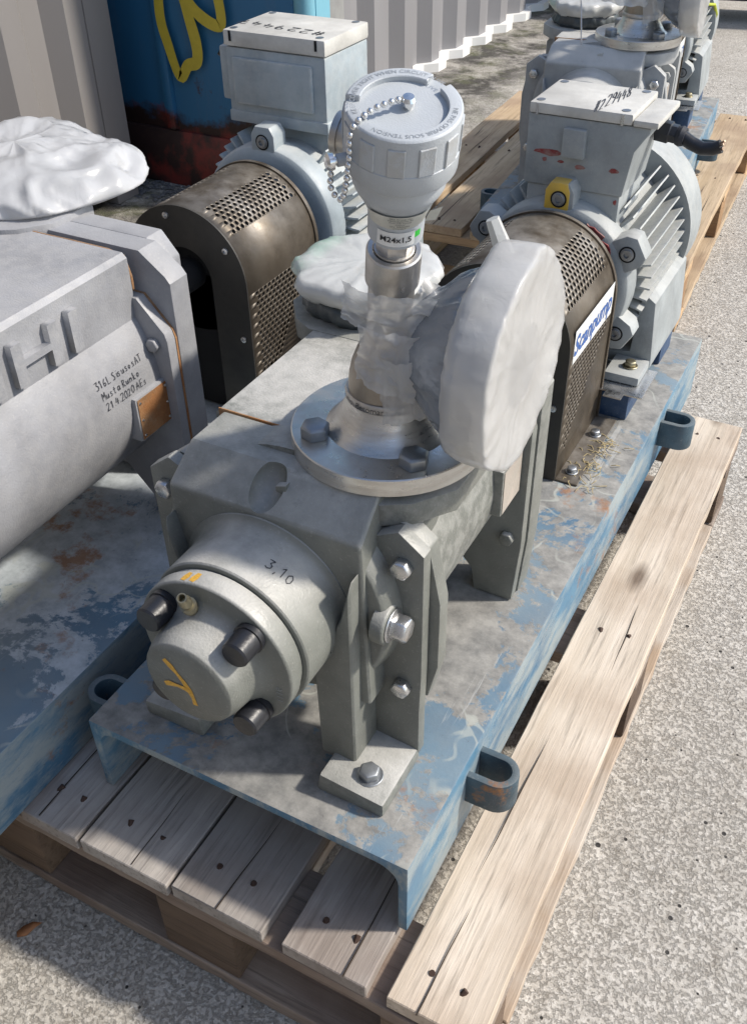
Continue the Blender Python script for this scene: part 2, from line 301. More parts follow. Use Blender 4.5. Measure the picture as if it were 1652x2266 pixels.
# ------------------------------------------------------------------ mesh builder
class MB:
    def __init__(s, M=None): s.v = []; s.f = []; s.M = M or Matrix()
    def add(s, vs, fs, M=None):
        T = s.M @ M if M else s.M
        o = len(s.v); s.v += [T @ Vector(p) for p in vs]; s.f += [tuple(o+i for i in q) for q in fs]; return s
    def box(s, x0, x1, y0, y1, z0, z1, M=None):
        return s.add([(x, y, z) for z in (z0, z1) for y in (y0, y1) for x in (x0, x1)],
                     [(0, 2, 3, 1), (4, 5, 7, 6), (0, 1, 5, 4), (2, 6, 7, 3), (0, 4, 6, 2), (1, 3, 7, 5)], M)
    def prism(s, poly, a0, a1, axis='y', M=None):
        """poly in the plane across axis: y -> (x,z), z -> (x,y), x -> (y,z)"""
        g = {'y': lambda p, a: (p[0], a, p[1]), 'z': lambda p, a: (p[0], p[1], a), 'x': lambda p, a: (a, p[0], p[1])}[axis]
        n = len(poly); vs = [g(p, a0) for p in poly]+[g(p, a1) for p in poly]
        ar = sum(poly[i][0]*poly[(i+1) % n][1]-poly[(i+1) % n][0]*poly[i][1] for i in range(n))
        fs = [tuple(range(n-1, -1, -1)), tuple(range(n, 2*n))]+[(i, (i+1) % n, n+(i+1) % n, n+i) for i in range(n)]
        flip = (ar < 0) != (axis == 'y')
        if flip: fs = [tuple(reversed(q)) for q in fs]
        return s.add(vs, fs, M)
    def lathe(s, prof, n=40, M=None, a0=0., a1=2*PI, rf=None):
        """prof: (r,h) along local z"""
        full = abs(a1-a0-2*PI) < 1e-6; k = n if full else n+1
        vs = []; fs = []
        for r, h in prof:
            for i in range(k):
                a = a0+(a1-a0)*i/n; q = r*(rf(a, h) if rf else 1); vs.append((q*math.cos(a), q*math.sin(a), h))
        for j in range(len(prof)-1):
            for i in range(n):
                b = (i+1) % k; fs.append((j*k+i, j*k+b, (j+1)*k+b, (j+1)*k+i))
        if full:
            if prof[0][0] > 1e-6: fs.append(tuple(range(k-1, -1, -1)))
            if prof[-1][0] > 1e-6: fs.append(tuple(range((len(prof)-1)*k, len(prof)*k)))
        return s.add(vs, fs, M)
    def cyl(s, p0, p1, r, r1=None, n=24):
        p0, p1 = Vector(p0), Vector(p1); d = p1-p0; return s.lathe([(r, 0), (r if r1 is None else r1, d.length)], n, frame(p0, d))
    def hexa(s, p0, d, h, r):
        """bolt head: chamfered hexagon"""
        return s.lathe([(r, 0), (r, h*.82), (r*.86, h)], 6, frame(Vector(p0), Vector(d)))
    def tube(s, pts, r, n=10, cap=True):
        pts = [Vector(p) for p in pts]; vs = []; fs = []; N = None
        for i, p in enumerate(pts):
            t = (pts[min(i+1, len(pts)-1)]-pts[max(i-1, 0)]).normalized()
            if N is None: N = t.orthogonal().normalized()
            N = (N-t*N.dot(t)).normalized(); B = t.cross(N); q = r[i] if isinstance(r, (list, tuple)) else r
            for k in range(n): a = 2*PI*k/n; vs.append(p+N*q*math.cos(a)+B*q*math.sin(a))
        for i in range(len(pts)-1):
            for k in range(n): b = (k+1) % n; fs.append((i*n+k, i*n+b, (i+1)*n+b, (i+1)*n+k))
        if cap: fs += [tuple(range(n-1, -1, -1)), tuple(range((len(pts)-1)*n, len(pts)*n))]
        return s.add(vs, fs)
    def ball(s, c, r, n=10, m=6, sc=(1, 1, 1)):
        return s.lathe([(max(1e-7, r*math.sin(PI*j/m)), -r*math.cos(PI*j/m)) for j in range(m+1)], n, Matrix.Translation(c) @ Matrix.Diagonal((*sc, 1)))
    def build(s, name, mat, parent=None, bevel=0., seg=2, ang=35, recalc=True, merge=True, label=None):
        me = bpy.data.meshes.new(name); bm = bmesh.new()
        vs = [bm.verts.new(p) for p in s.v]
        for q in s.f:
            try: bm.faces.new([vs[i] for i in q])
            except ValueError: pass
        if merge: bmesh.ops.remove_doubles(bm, verts=bm.verts, dist=1e-6)
        if recalc: bmesh.ops.recalc_face_normals(bm, faces=bm.faces)
        if bevel:
            es = [e for e in bm.edges if len(e.link_faces) == 2 and e.calc_face_angle(0) > R(38)]
            bmesh.ops.bevel(bm, geom=es, offset=bevel, segments=seg, affect='EDGES', clamp_overlap=True, profile=.6)
        bm.to_mesh(me); bm.free()
        for p in me.polygons: p.use_smooth = True
        me.set_sharp_from_angle(angle=R(ang)); me.materials.append(M[mat])
        o = bpy.data.objects.new(name, me); COL.objects.link(o); o.parent = parent
        if label: o['label'] = label
        return o
def frame(p, d):
    d = Vector(d).normalized(); x = d.orthogonal().normalized() if abs(d.z) > .999 else Vector((0, 0, 1)).cross(d).normalized(); y = d.cross(x)
    return Matrix(((x.x, y.x, d.x, p[0]), (x.y, y.y, d.y, p[1]), (x.z, y.z, d.z, p[2]), (0, 0, 0, 1)))
def thing(name, label, cat, loc=(0, 0, 0), rz=0, group=None):
    o = bpy.data.objects.new(name, None); COL.objects.link(o); o.location = loc; o.rotation_euler = (0, 0, rz)
    o.empty_display_size = .1; tag(o, label, cat, group); return o
def tag(o, label=None, cat=None, group=None, kind=None):
    if label: o['label'] = label
    if cat: o['category'] = cat
    if group: o['group'] = group
    if kind: o['kind'] = kind
    return o
def copy(o, parent, mw=None):
    c = o.copy(); COL.objects.link(c); c.parent = parent
    if mw: c.matrix_basis = mw
    return c
def circ(cx, cz, r, a0, a1, n): return [(cx+r*math.cos(R(a0+(a1-a0)*i/n)), cz+r*math.sin(R(a0+(a1-a0)*i/n))) for i in range(n+1)]
def T(x, y, z): return Matrix.Translation((x, y, z))
YAX = frame((0, 0, 0), (0, 1, 0))
def along(x, y, z, d): return frame((x, y, z), d)
def nz3(p, s=1, off=0): return noise.noise(Vector(p)*s+Vector((off, off*.7, off*1.3)))

# ------------------------------------------------------------------ lettering
def letters(name, txt, mat, parent, fn, size, align='CENTER', extrude=0., bold=0., spacing=1., arc=None):
    cu = bpy.data.curves.new(name, 'FONT'); cu.body = txt; cu.size = size; cu.align_x = align; cu.align_y = 'CENTER'
    cu.extrude = extrude; cu.offset = bold; cu.space_character = spacing; cu.resolution_u = 3
    o = bpy.data.objects.new(name+'_tmp', cu); COL.objects.link(o)
    dg = bpy.context.evaluated_depsgraph_get(); me = bpy.data.meshes.new_from_object(o.evaluated_get(dg))
    bpy.data.objects.remove(o); bpy.data.curves.remove(cu)
    for v in me.vertices: v.co = fn(v.co.x, v.co.y, v.co.z)
    me.materials.clear(); me.materials.append(M[mat]); me.name = name
    ob = bpy.data.objects.new(name, me); COL.objects.link(ob); ob.parent = parent; return ob
G = {'#': [[(.3, 0), (.4, 1)], [(.65, 0), (.75, 1)], [(.1, .33), (.9, .38)], [(.1, .68), (.95, .72)]],
     '2': [[(.1, .8), (.3, 1), (.65, .98), (.75, .75), (.5, .4), (.1, .02), (.85, .05)]],
     '9': [[(.75, .8), (.5, 1), (.2, .85), (.2, .6), (.5, .48), (.75, .65), (.75, .85), (.72, .4), (.5, 0)]],
     '4': [[(.35, 1), (.1, .4), (.85, .45)], [(.65, .8), (.6, 0)]], '7': [[(.05, .95), (.9, 1), (.4, 0)], [(.2, .5), (.8, .55)]],
     '8': [[(.5, .52), (.2, .7), (.3, .95), (.6, 1), (.8, .8), (.5, .52), (.15, .3), (.3, .02), (.7, .02), (.85, .3), (.5, .52)]],
     '3': [[(.1, .95), (.75, 1), (.4, .6), (.75, .45), (.75, .15), (.4, 0), (.1, .1)]], '1': [[(.2, .75), (.5, 1), (.5, 0)]],
     '0': [[(.5, 1), (.15, .7), (.2, .2), (.5, 0), (.8, .25), (.8, .75), (.5, 1)]], ',': [[(.3, .12), (.2, -.2)]], '.': [[(.2, .05), (.32, .05)]],
     '6': [[(.7, 1), (.25, .6), (.15, .2), (.45, 0), (.75, .2), (.6, .45), (.2, .35)]], 'L': [[(.2, 1), (.15, 0), (.8, .02)]],
     'S': [[(.8, .9), (.5, 1), (.2, .8), (.5, .5), (.75, .25), (.5, 0), (.1, .1)]], 'i': [[(.4, .55), (.4, 0)], [(.4, .75), (.42, .82)]],
     's': [[(.65, .5), (.35, .55), (.3, .38), (.6, .2), (.5, 0), (.15, .05)]], 'u': [[(.15, .55), (.2, .05), (.55, .05), (.7, .55), (.7, 0)]],
     'o': [[(.4, .55), (.12, .3), (.4, 0), (.68, .3), (.4, .55)]], 'a': [[(.65, .5), (.3, .55), (.12, .25), (.35, 0), (.65, .3), (.65, .55), (.7, 0)]],
     't': [[(.4, .9), (.38, .05), (.6, 0)], [(.12, .6), (.7, .62)]], 'A': [[(.05, 0), (.45, 1), (.85, 0)], [(.2, .4), (.7, .42)]],
     'T': [[(.05, .98), (.9, 1)], [(.48, 1), (.45, 0)]], 'M': [[(.08, 0), (.15, 1), (.5, .4), (.85, 1), (.9, 0)]], 'R': [[(.15, 0), (.18, 1), (.7, .9), (.65, .6), (.2, .5), (.8, 0)]],
     'n': [[(.15, 0), (.18, .55), (.22, .35), (.5, .55), (.65, .35), (.65, 0)]], 'k': [[(.2, 0), (.2, 1)], [(.65, .55), (.22, .3), (.7, 0)]], 'E': [[(.8, 1), (.2, .98), (.18, 0), (.8, .02)], [(.2, .5), (.65, .52)]], ' ': []}
def scrawl(name, txt, mat, parent, fn, h, w, pen, adv=None, seed=1, jit=.05):
    rg = random.Random(seed); mb = MB(); x = 0
    for ch in txt:
        dx, dy, sc = rg.uniform(-jit, jit)*w, rg.uniform(-jit, jit)*h, rg.uniform(.9, 1.08)
        for st in G[ch]:
            pts = []
            for i in range(len(st)-1):
                for k in range(4): q = k/4; pts.append((st[i][0]*(1-q)+st[i+1][0]*q, st[i][1]*(1-q)+st[i+1][1]*q))
            pts.append(st[-1]); pts = [Vector((x+dx+p[0]*w*sc, dy+p[1]*h*sc)) for p in pts]
            n = len(pts); vs = []
            for i, p in enumerate(pts):
                t = (pts[min(i+1, n-1)]-pts[max(i-1, 0)]).normalized(); q = Vector((-t.y, t.x))*pen*.5*rg.uniform(.8, 1.15); a, b = p+q, p-q
                vs += [fn(a.x, a.y), fn(b.x, b.y)]
            mb.add(vs, [(2*i, 2*i+1, 2*i+3, 2*i+2) for i in range(n-1)])
        x += (adv or 1.05)*w*(.45 if ch in ',.i ' else 1)
    return mb.build(name, mat, parent, recalc=False, merge=False)

# ------------------------------------------------------------------ ground and containers
gm = MB(); N = 90
gm.add([(-45, -40, GZ), (45, -40, GZ), (45, 90, GZ), (-45, 90, GZ)], [(0, 1, 2, 3)])
g = gm.build('ground', 'concrete'); tag(g, 'rough worn pale concrete yard', None, None, 'structure')

wl = MB().box(-3.2, 2.6, -1.75, -1.55, GZ, 1.75).build('sky_blocker', 'cont_far', None, .01); tag(wl, 'dark unseen slab added behind the camera to block sky light', None, None, 'structure')  # unseen slab added to block sky light on camera-facing surfaces
def corrugated(y0, y1, x, depth, pitch, z0, z1, thick=.02):
    """closed corrugated sheet along y, facing +x"""
    prof = []; y = y1
    while y > y0:
        for dy, dx in ((0, 0), (.30*pitch, 0), (.50*pitch, -depth), (.80*pitch, -depth)):
            if y-dy > y0: prof.append((x+dx, y-dy))
        y -= pitch
    return prof+[(x-depth-thick, y0), (x-depth-thick, y1)]
def container(name, label, x, y0, y1, mat, pitch, width=2.44, z1=2.3, ledge=False):
    o = thing(name, label, 'container', (x, y1, GZ))
    q = T(-x, -y1, -GZ)
    p = corrugated(y0, y1-.10, x, .046, pitch, GZ, z1)
    MB(q).prism(p, GZ+.03, z1, 'z').build('side_wall', mat, o, ang=20)
    for yy in (y1-.10, y0-.10): MB(q).box(x-.1, x+.006, yy, yy+.10, GZ, z1).build('corner_post', mat, o, .004)
    MB(q).box(x-width, x-.06, y0-.09, y1-.012, GZ+.05, z1-.01).build('body', mat, o)
    MB(q).box(x-width-.01, x+.01, y0-.1, y1, z1, z1+.08).build('roof', mat, o, .01)
    if ledge:
        MB(q).prism([(a+(.035 if i < len(p)-2 else 0), b) for i, (a, b) in enumerate(p)], GZ-.002, GZ+.035, 'z').build('bottom_ledge', 'ledge', o, ang=20)
    return o
container('storage_container', 'pale grey corrugated storage container at the left edge beside the blue panel', -1.50, -4.1, 1.885, 'cont_grey', .235)
container('storage_container', 'long grey corrugated container running back with a scalloped bottom edge coloured sunlit white', -1.27, 2.62, 8.6, 'cont_far', .255, ledge=True)
bp_ = thing('container_panel', 'dark blue steel container panel with yellow graffiti and rusted bottom', 'container', (-1.5, 2.03, GZ)); q = T(1.5, -2.03, -GZ)
MB(q).box(-2.6, -.965, 2.03, 2.10, GZ+.004, 2.1).build('panel', 'cont_blue', bp_, .006)
MB(q).box(-1.452, -1.415, 2.012, 2.04, GZ+.17, 2.05).build('swage', 'cont_blue', bp_, .012)
MB(q).prism([(2.006, GZ), (2.006, GZ+.10), (2.02, GZ+.17), (2.04, GZ+.17), (2.04, GZ)], -2.6, -.97, 'x').build('bottom_rail', 'cont_blue', bp_, .006)
MB(q).cyl((-.945, 2.055, GZ), (-.945, 2.055, 2.1), .03, n=20).box(-.962, -.925, 2.085, 2.16, GZ, 2.1).build('edge_post', 'cont_light', bp_)
MB(q).box(-.985, -.935, 2.165, 2.26, GZ, 2.1).build('seal_strip', 'rail_grey', bp_, .006)
def stroke(pts, w, y):
    mb = MB(q); P = [Vector(p) for p in pts]; out = []
    for i in range(len(P)-1):
        a, b, c, d = P[max(i-1, 0)], P[i], P[i+1], P[min(i+2, len(P)-1)]
        for k in range(6):
            t = k/6; out.append(.5*((2*b)+(c-a)*t+(2*a-5*b+4*c-d)*t*t+(3*b-a-3*c+d)*t**3))
    out.append(P[-1]); vs = []
    for i, p in enumerate(out):
        t = (out[min(i+1, len(out)-1)]-out[max(i-1, 0)]).normalized(); n = Vector((-t.y, t.x))*w*.5*(1+.25*nz3((p.x, p.y, 0), 9))
        for s_ in (1, -1): vs.append((p.x+n.x*s_, y, p.y+n.y*s_))
    mb.add(vs, [(2*i, 2*i+1, 2*i+3, 2*i+2) for i in range(len(out)-1)]); return mb
stroke([(-1.40, .36), (-1.415, .22), (-1.40, .14), (-1.37, .05), (-1.335, .085), (-1.30, .10), (-1.295, .15), (-1.315, .235), (-1.345, .34)], .034, 2.0095).build('graffiti', 'graffiti', bp_)
stroke([(-1.33, .30), (-1.28, .235), (-1.21, .205), (-1.195, .24), (-1.215, .36)], .034, 2.0085).build('graffiti', 'graffiti', bp_)

# dark steel beam behind the far motor
db = thing('steel_beam', 'dark steel beam lying on blocks behind the farthest motor', 'beam', (-.1, 5.0, GZ), R(12))
MB().box(-1.0, 2.2, 0, .35, .10, .42).build('beam', 'dark_steel', db, .01)
MB().box(-.7, -.5, .05, .3, 0, .0995).build('support_block', 'dark_steel', db, .005)
MB().box(1.5, 1.7, .05, .3, 0, .0995).build('support_block', 'dark_steel', db, .005)

# ------------------------------------------------------------------ pallets
def pallet(label, loc, rz, boards, ya, yb, mats, zt=-.116, cuts=()):
    """boards: x ranges of the top boards; local z 0 = ground"""
    o = thing('wooden_pallet', label, 'pallet', loc, rz, 'wooden pallets under the pump sets'); dz = -GZ; rg = random.Random(int(abs(loc[1])*100)+3)
    top = zt+dz; x0 = boards[0][0]; x1 = boards[-1][1]; tb, ts, tk, bb = mats
    def board(name, a, b, c, d, e, f, mat, jag=.0):
        # long board with uneven, slightly splintered edges
        mb = MB(); n = 28; lx = (b-a) < (d-c); vs = []
        L0, L1 = (c, d) if lx else (a, b); W0, W1 = (a, b) if lx else (c, d)
        for i in range(n+1):
            t = L0+(L1-L0)*i/n; j0, j1 = rg.uniform(-jag, jag), rg.uniform(-jag, jag); w = .0012*math.sin(t*9+a*40)
            for ww, zz in ((W0+j0, e), (W1+j1, e), (W1+j1*.4, f+w), (W0+j0*.4, f+w)): vs.append((ww, t, zz) if lx else (t, ww, zz))
        fs = [(4*i+k, 4*i+(k+1) % 4, 4*i+4+(k+1) % 4, 4*i+4+k) for i in range(n) for k in range(4)]+[(0, 1, 2, 3), (4*n+3, 4*n+2, 4*n+1, 4*n)]
        mb.add(vs, fs); return mb.build(name, mat, o, .0012, 1)
    for i, (a, b) in enumerate(boards):
        e = board('top_board', a, b, ya+rg.uniform(-.004, .004), yb+rg.uniform(-.006, .006), top-.0215, top, tb[i % len(tb)], .0012)
        for _ in range(3):
            cx_, cy_, cl = rg.uniform(a+.015, b-.015), rg.uniform(ya, yb-.3), rg.uniform(.10, .38); cy_ = ya if _ == 0 else cy_; cw = rg.uniform(.0005, .0011); dr = rg.uniform(-.006, .006)
            pts_ = [(cx_+dr*q_+.0004*math.sin(q_*9+cx_*99), cy_+cl*q_, cw*(1-q_)**.5 if _ == 0 else cw*math.sin(PI*max(.02, q_))) for q_ in [i_/8 for i_ in range(9)]]
            MB().add([(p_[0]+sg*p_[2], p_[1], top+.0014) for p_ in pts_ for sg in (-1, 1)], [(2*i_, 2*i_+1, 2*i_+3, 2*i_+2) for i_ in range(8)]).build('crack', 'crack', e, recalc=False)
        for ny in (ya+.045, (ya+yb)/2, yb-.05):
            for fx in (.3, .68):
                MB().cyl((a+(b-a)*fx+rg.uniform(-.006, .006), ny+rg.uniform(-.012, .012), top-.004), (a+(b-a)*fx, ny, top+.0012), .0034, n=8).build('nail', 'nail', e)
    for c in (ya, (ya+yb)/2-.05, yb-.10): board('stretcher_board', x0, x1, c+.001, c+.099, top-.044, top-.0225, ts, .001)
    for c in (ya+.002, (ya+yb)/2-.048, yb-.098):
        for a in (x0, (x0+x1)/2-.055, x1-.11):
            MB().box(a+.003, a+.107, c, c+.094, top-.146, top-.045).build('block', tk, o, .003)
    zb = top-.147
    for c in (ya, yb-.10): board('bottom_board', x0, x1, c, c+.099, zb-.0215, zb, ts, .001)
    for a in (x0, (x0+x1)/2-.055, x1-.11): board('bottom_board', a, a+.11, ya+.101, yb-.102, zb-.0215, zb-.0002, bb, .0015)
    return o
pallet('weathered wooden pallet under the nearest pump set, its long plank sunlit on the right', (0, 0, GZ), 0,
       [(-.172, -.078), (-.068, .018), (.023, .145), (.149, .266), (.290, .389), (.412, .511)], -.072, 1.106,
       (['wood_grey', 'wood_grey', 'wood_grey', 'wood_grey', 'wood_grey', 'wood'], 'wood_x', 'block', 'wood_side'))
pallet('fresh yellow wooden pallet under the farthest pump set', (.258-.50, 1.70, GZ), R(3.2),
       [(-.30, -.19), (-.165, -.055), (-.03, .08), (.105, .215), (.235, .345), (.375, .50)], 0, 1.2,
       (['wood_new', 'wood_new', 'wood_new'], 'wood_new_x', 'block_new', 'wood_new'))
pallet('grey wooden pallet under the left pump set, mostly hidden', (-.70, -.35, GZ), 0, [(-.12, 0), (.02, .14), (.16, .28), (.30, .42), (.43, .515)], 0, 1.6,
       (['wood_grey'], 'wood_x', 'block', 'wood_side'))

# ------------------------------------------------------------------ base frame
def lug(mb, x, y, z0, z1, side=1):
    po = [(x, y-.023)]+[(x+side*(.030+.023*math.sin(R(a))), y-.023*math.cos(R(a))) for a in range(0, 181, 15)]+[(x, y+.023)]
    pi = [(x, y+.0145)]+[(x+side*(.030+.0145*math.sin(R(a))), y+.0145*math.cos(R(a))) for a in range(0, 181, 15)]+[(x, y-.0145)]
    n = len(po); pi = pi[::-1]
    vs = [(*p, z0) for p in po]+[(*p, z1) for p in po]+[(*p, z0) for p in pi]+[(*p, z1) for p in pi]; fs = []
    for i in range(n-1): fs += [(i, i+1, n+i+1, n+i), (2*n+i, 3*n+i, 3*n+i+1, 2*n+i+1), (n+i, n+i+1, 3*n+i+1, 3*n+i), (i, 2*n+i, 2*n+i+1, i+1)]
    fs += [(0, n, 3*n, 2*n), (n-1, 3*n-1, 4*n-1, 2*n-1)]
    mb.add(vs, fs)
def base_frame(u, x0, x1, y0, y1, zt, h, mat, lugs):
    # folded channel: top sheet with a curved root into each leg
    t = .012; r = .024; lw = .011
    inner = [(x1-lw, zt-h), (x1-lw, zt-t-r)]+circ(x1-lw-r, zt-t-r, r, 0, 90, 5)[1:]+[(x0+lw+r, zt-t)]+circ(x0+lw+r, zt-t-r, r, 90, 180, 5)[1:]+[(x0+lw, zt-h)]
    poly = [(x0, zt-h), (x0, zt), (x1, zt), (x1, zt-h)]+inner
    b = MB().prism(poly, y0, y1, 'y').build('base_frame', mat, u, .0025)
    for side, ly in lugs:
        mb = MB(); lug(mb, x1-.002 if side > 0 else x0+.002, ly, zt-.068, zt-.022, side); mb.build('lifting_lug', 'lug', b, .002)
    return b

# ------------------------------------------------------------------ pump
def bolt(name, u, p, d, r=.0105, h=.009, mat='zinc', washer=True):
    mb = MB(); p = Vector(p); d = Vector(d).normalized()
    if washer: mb.lathe([(r*1.28, 0), (r*1.28, .002)], 20, frame(p, d))
    mb.hexa(p+d*(.002 if washer else 0), d, h, r); return mb.build(name, mat, u, .0007, 1)
def pump(u, ax, az, y0, dl, k, mat, zt=0., sensor=True, marks=True, letters_on=False, zplat=None):
    """horizontal multistage pump, axis along y. dl lengthens the barrel; k scales the cross section"""
    pm = bpy.data.objects.new('pump', None); COL.objects.link(pm); pm.parent = u
    pm['label'] = 'grey cast multistage pump with two upright nozzles'
    F = T(ax, y0, 0); Zp = zplat or .334
    X = lambda v: v*k
    # end cover with boss
    c = MB(F @ T(0, 0, az) @ YAX).lathe([(0, -.043), (.040*k, -.043), (.0455*k, -.040), (.049*k, -.030), (.052*k, -.010), (.058*k, -.003), (.067*k, 0), (.080*k, 0), (.082*k, .002), (.082*k, .016), (.079*k, .017), (.079*k, .0235)], 64).build('end_cover', mat, pm, .001)
    for a in (45, 135, 225, 315):
        bx, bz = .0645*k*math.cos(R(a)), az+.0645*k*math.sin(R(a))
        MB(F).lathe([(.0145, 0), (.0150, .006), (.0135, .0065), (.0130, .026), (.0115, .028), (.001, .0285)], 20, frame((bx, -.0005, bz), (0, -1, 0))).build('bolt_cap', 'black_plastic', c)
    MB(F).lathe([(.006, 0), (.006, .006), (.0075, .006), (.0075, .013), (.0045, .013), (.0045, .017), (.006, .018), (.006, .022), (.0048, .024), (.0046, .031), (.0034, .031), (.003, .022)], 6 if False else 16, frame((-.012*k, -.006, az+.056*k), (.12, -.45, .88))).build('grease_nipple', 'brass', c)
    MB(F @ T(0, 0, az) @ YAX).lathe([(.074*k, .0175), (.0765*k, .018), (.0765*k, .0285), (.074*k, .029)], 64).build('gasket_ring', 'rubber', pm)
    # bearing housing flaring into the suction casing
    hb = MB(F @ T(0, 0, az) @ YAX).lathe([(.070*k, .0245), (.083*k, .0245), (.0845*k, .0265), (.0845*k, .068), (.0852*k, .076), (.0870*k, .0825), (.0905*k, .0868), (.0945*k, .0882), (.0945*k, .10)], 72).build('bearing_housing', mat, pm, .0008)
    MB(F).lathe([(.0001, .0), (.0045, .0)], 14, frame((.0815*k, .072, az-.0225*k), (.966, 0, -.26))).build('drain_hole', 'black', hb)
    # suction casing: saddle block with sloped front, volute disc, legs and foot pads
    top = []
    hw = .112*k; zs = az+.098*k
    mb = MB(F)
    # saddle: profile in (y,z), extruded over x with sloped sides
    sec = [(.088, az-.105*k), (.090, zs), (.124, Zp-.004), (.130, Zp), (.185, Zp), (.185, az-.105*k)]
    vs = []; 
    for sx, wob in ((-1, 0), (1, 0)):
        for (yy, zz) in sec: vs.append((sx*(hw-.010*k*max(0, (zz-az))/.13), yy+.0, zz))
    n = len(sec); mb.add(vs, [tuple(range(n)), tuple(range(2*n-1, n-1, -1))]+[(i, n+i, n+(i+1) % n, (i+1) % n) for i in range(n)])
    cs = mb.build('suction_casing', mat, pm, .005, 3)
    MB(F @ T(0, 0, az) @ YAX).lathe([(.05, .0955), (.123*k, .0955), (.1265*k, .099), (.132*k, .1225)], 60, a0=R(140), a1=R(400)).build('volute', mat, cs, .0012)
    # eye bolt pocket on the sloped front
    cut = MB(F @ frame((-.004*k, .114, Zp-.003), (0, -.68, .73))).ball((0, -.006, .002), 1, 28, 16, (.0185*k, .030*k, .020*k)).build('cutter', mat)
    bo = cs.modifiers.new('pocket', 'BOOLEAN'); bo.operation = 'DIFFERENCE'; bo.object = cut; bo.solver = 'EXACT'
    dg = bpy.context.evaluated_depsgraph_get(); nm_ = bpy.data.meshes.new_from_object(cs.evaluated_get(dg))
    cs.modifiers.clear(); cs.data = nm_; bpy.data.objects.remove(cut)
    for p in nm_.polygons: p.use_smooth = True
    nm_.set_sharp_from_angle(angle=R(32))
    MB(F).prism([(.0155*k, Zp-.018), (.004*k, Zp-.016), (.004*k, Zp-.010), (.0155*k, Zp-.006)], .112, .120, 'y').build('eye_lug', mat, cs, .0012)
    for sx in (-1, 1):
        # leg column, foot pad
        mb = MB(F)
        mb.prism([(sx*.060*k, zt+.02), (sx*.058*k, az-.06*k), (sx*.09*k, az+.02), (sx*.1015*k, az+.07*k), (sx*.1015*k, zt+.02)], .072, .121, 'y')
        mb.build('leg', mat, cs, .005, 3)
        ft = MB(F).prism([(sx*.088*k, zt+.0005), (sx*.072*k, zt+.0005), (sx*.076*k, zt+.027), (sx*.150*k, zt+.020), (sx*.150*k, zt+.0005)], .040, .125, 'y').build('foot', mat, cs, .004)
        bolt('foot_bolt', ft, F @ Vector((sx*.121*k, .066, zt+.022)), (0, 0, 1), .0115, .009, 'zinc')
        # casing flange wings with bolts
        w = .152*k
        outl = [(sx*.06*k, az-.13*k), (sx*.085*k, zt+.012), (sx*w*.99, zt+.012), (sx*w*.99, az-.125*k), (sx*w, az-.075*k), (sx*w, az+.02), (sx*w, az+.083*k), (sx*(w-.026), az+.103*k), (sx*(w-.05), az+.09*k), (sx*.06*k, az+.09*k)]
        fl = MB(F).prism(outl, .1195, .1345, 'y').build('casing_flange', mat, cs, .002)
        outl2 = [(sx*.06*k, az-.10*k), (sx*.11*k, az-.125*k), (sx*w, az-.118*k), (sx*(w+.010), az-.07*k), (sx*(w+.010), az+.015), (sx*(w-.003), az+.080*k), (sx*(w-.028), az+.100*k), (sx*.06*k, az+.095*k)]
        MB(F).prism(outl2, .1362, .155, 'y').build('casing_flange', mat, cs, .002)
        for zz in (az+.066*k, az-.094*k): bolt('flange_bolt', fl, F @ Vector((sx*.132*k, .1195, zz)), (0, -1, 0), .0105, .011, 'bright_bolt', False)
        if sx < 0: continue
        pl = MB(F).lathe([(.021, -.012), (.021, .0), (.019, .002)], 30, frame((sx*.1265*k, .103, az+.004), (sx, 0, 0)))
        pl.build('plug_boss', mat, cs, .001)
        bolt('plug', cs, F @ Vector((sx*(.1265*k+.002), .103, az+.004)), (sx, 0, 0), .0135, .016, 'zinc' if sx < 0 else 'bright_bolt')
    # barrel with a flat saddle on top
    ya, yb = .155, .398+dl
    br = MB(F); rb = .134*k; sw = .113*k
    th0 = math.degrees(math.acos(sw/rb)); prof = circ(0, az, rb, th0, -180-th0, 60)
    tl = (-(sw), Zp-.006); tr = (sw, Zp-.006)
    poly = prof[::-1][:]  # left upper -> around bottom -> right upper reversed below
    poly = [(-(sw-.006), Zp), (sw-.006, Zp), (sw, Zp-.006)]+prof+[(-sw, Zp-.006)]
    br.prism(poly, .1862, yb, 'y'); br.prism(circ(0, az, rb-.001, 0, 354, 59), .150, .1861, 'y'); ba = br.build('barrel', mat, pm, 0, ang=30)
    MB(F).box(-(sw-.004), sw-.004, .1855, .1868, Zp-.03, Zp+.0004).build('casing_joint', 'rust', pm)
    # rear flange pair and bearing bracket
    G2 = T(ax, y0+dl, 0)
    for (a, b, wd, e) in ((.394, .4105, .152*k, 0), (.4122, .446, .154*k, .004)):
        out = []
        for sx in (1, -1):
            if e == 0: o2 = [(sx*(sw-.012), Zp-.048*k), (sx*(sw+.006), Zp-.048*k), (sx*(wd-.003), az+.060*k), (sx*wd, az+.050*k)]
            else: o2 = [(sx*(sw-.02), Zp-.0012), (sx*(sw+.006), Zp-.0012), (sx*(wd-.006), Zp-.028), (sx*wd, Zp-.036)]
            o2 += [(sx*wd, az-.115*k), (sx*(wd-.006), zt+.002), (sx*.095*k, zt+.002), (sx*.090*k, zt+.035), (sx*.05*k, az-.128*k)]
            out += o2 if sx > 0 else o2[::-1]
        if e == 0 and letters_on: MB(G2).prism([(p_[0]*1.004, az+(p_[1]-az)*1.004) for p_ in out], .4092, .4131, 'y').build('joint_rust', 'rust', pm)
        rf = MB(G2).prism(out, a, b, 'y').build('rear_flange', mat, pm, .002)
        if e == 0:
            for sx in (-1, 1):
                for zz in (az+.045*k, az-.105*k): bolt('flange_bolt', rf, G2 @ Vector((sx*.134*k, .394, zz)), (0, -1, 0), .0095, .008, mat, False)
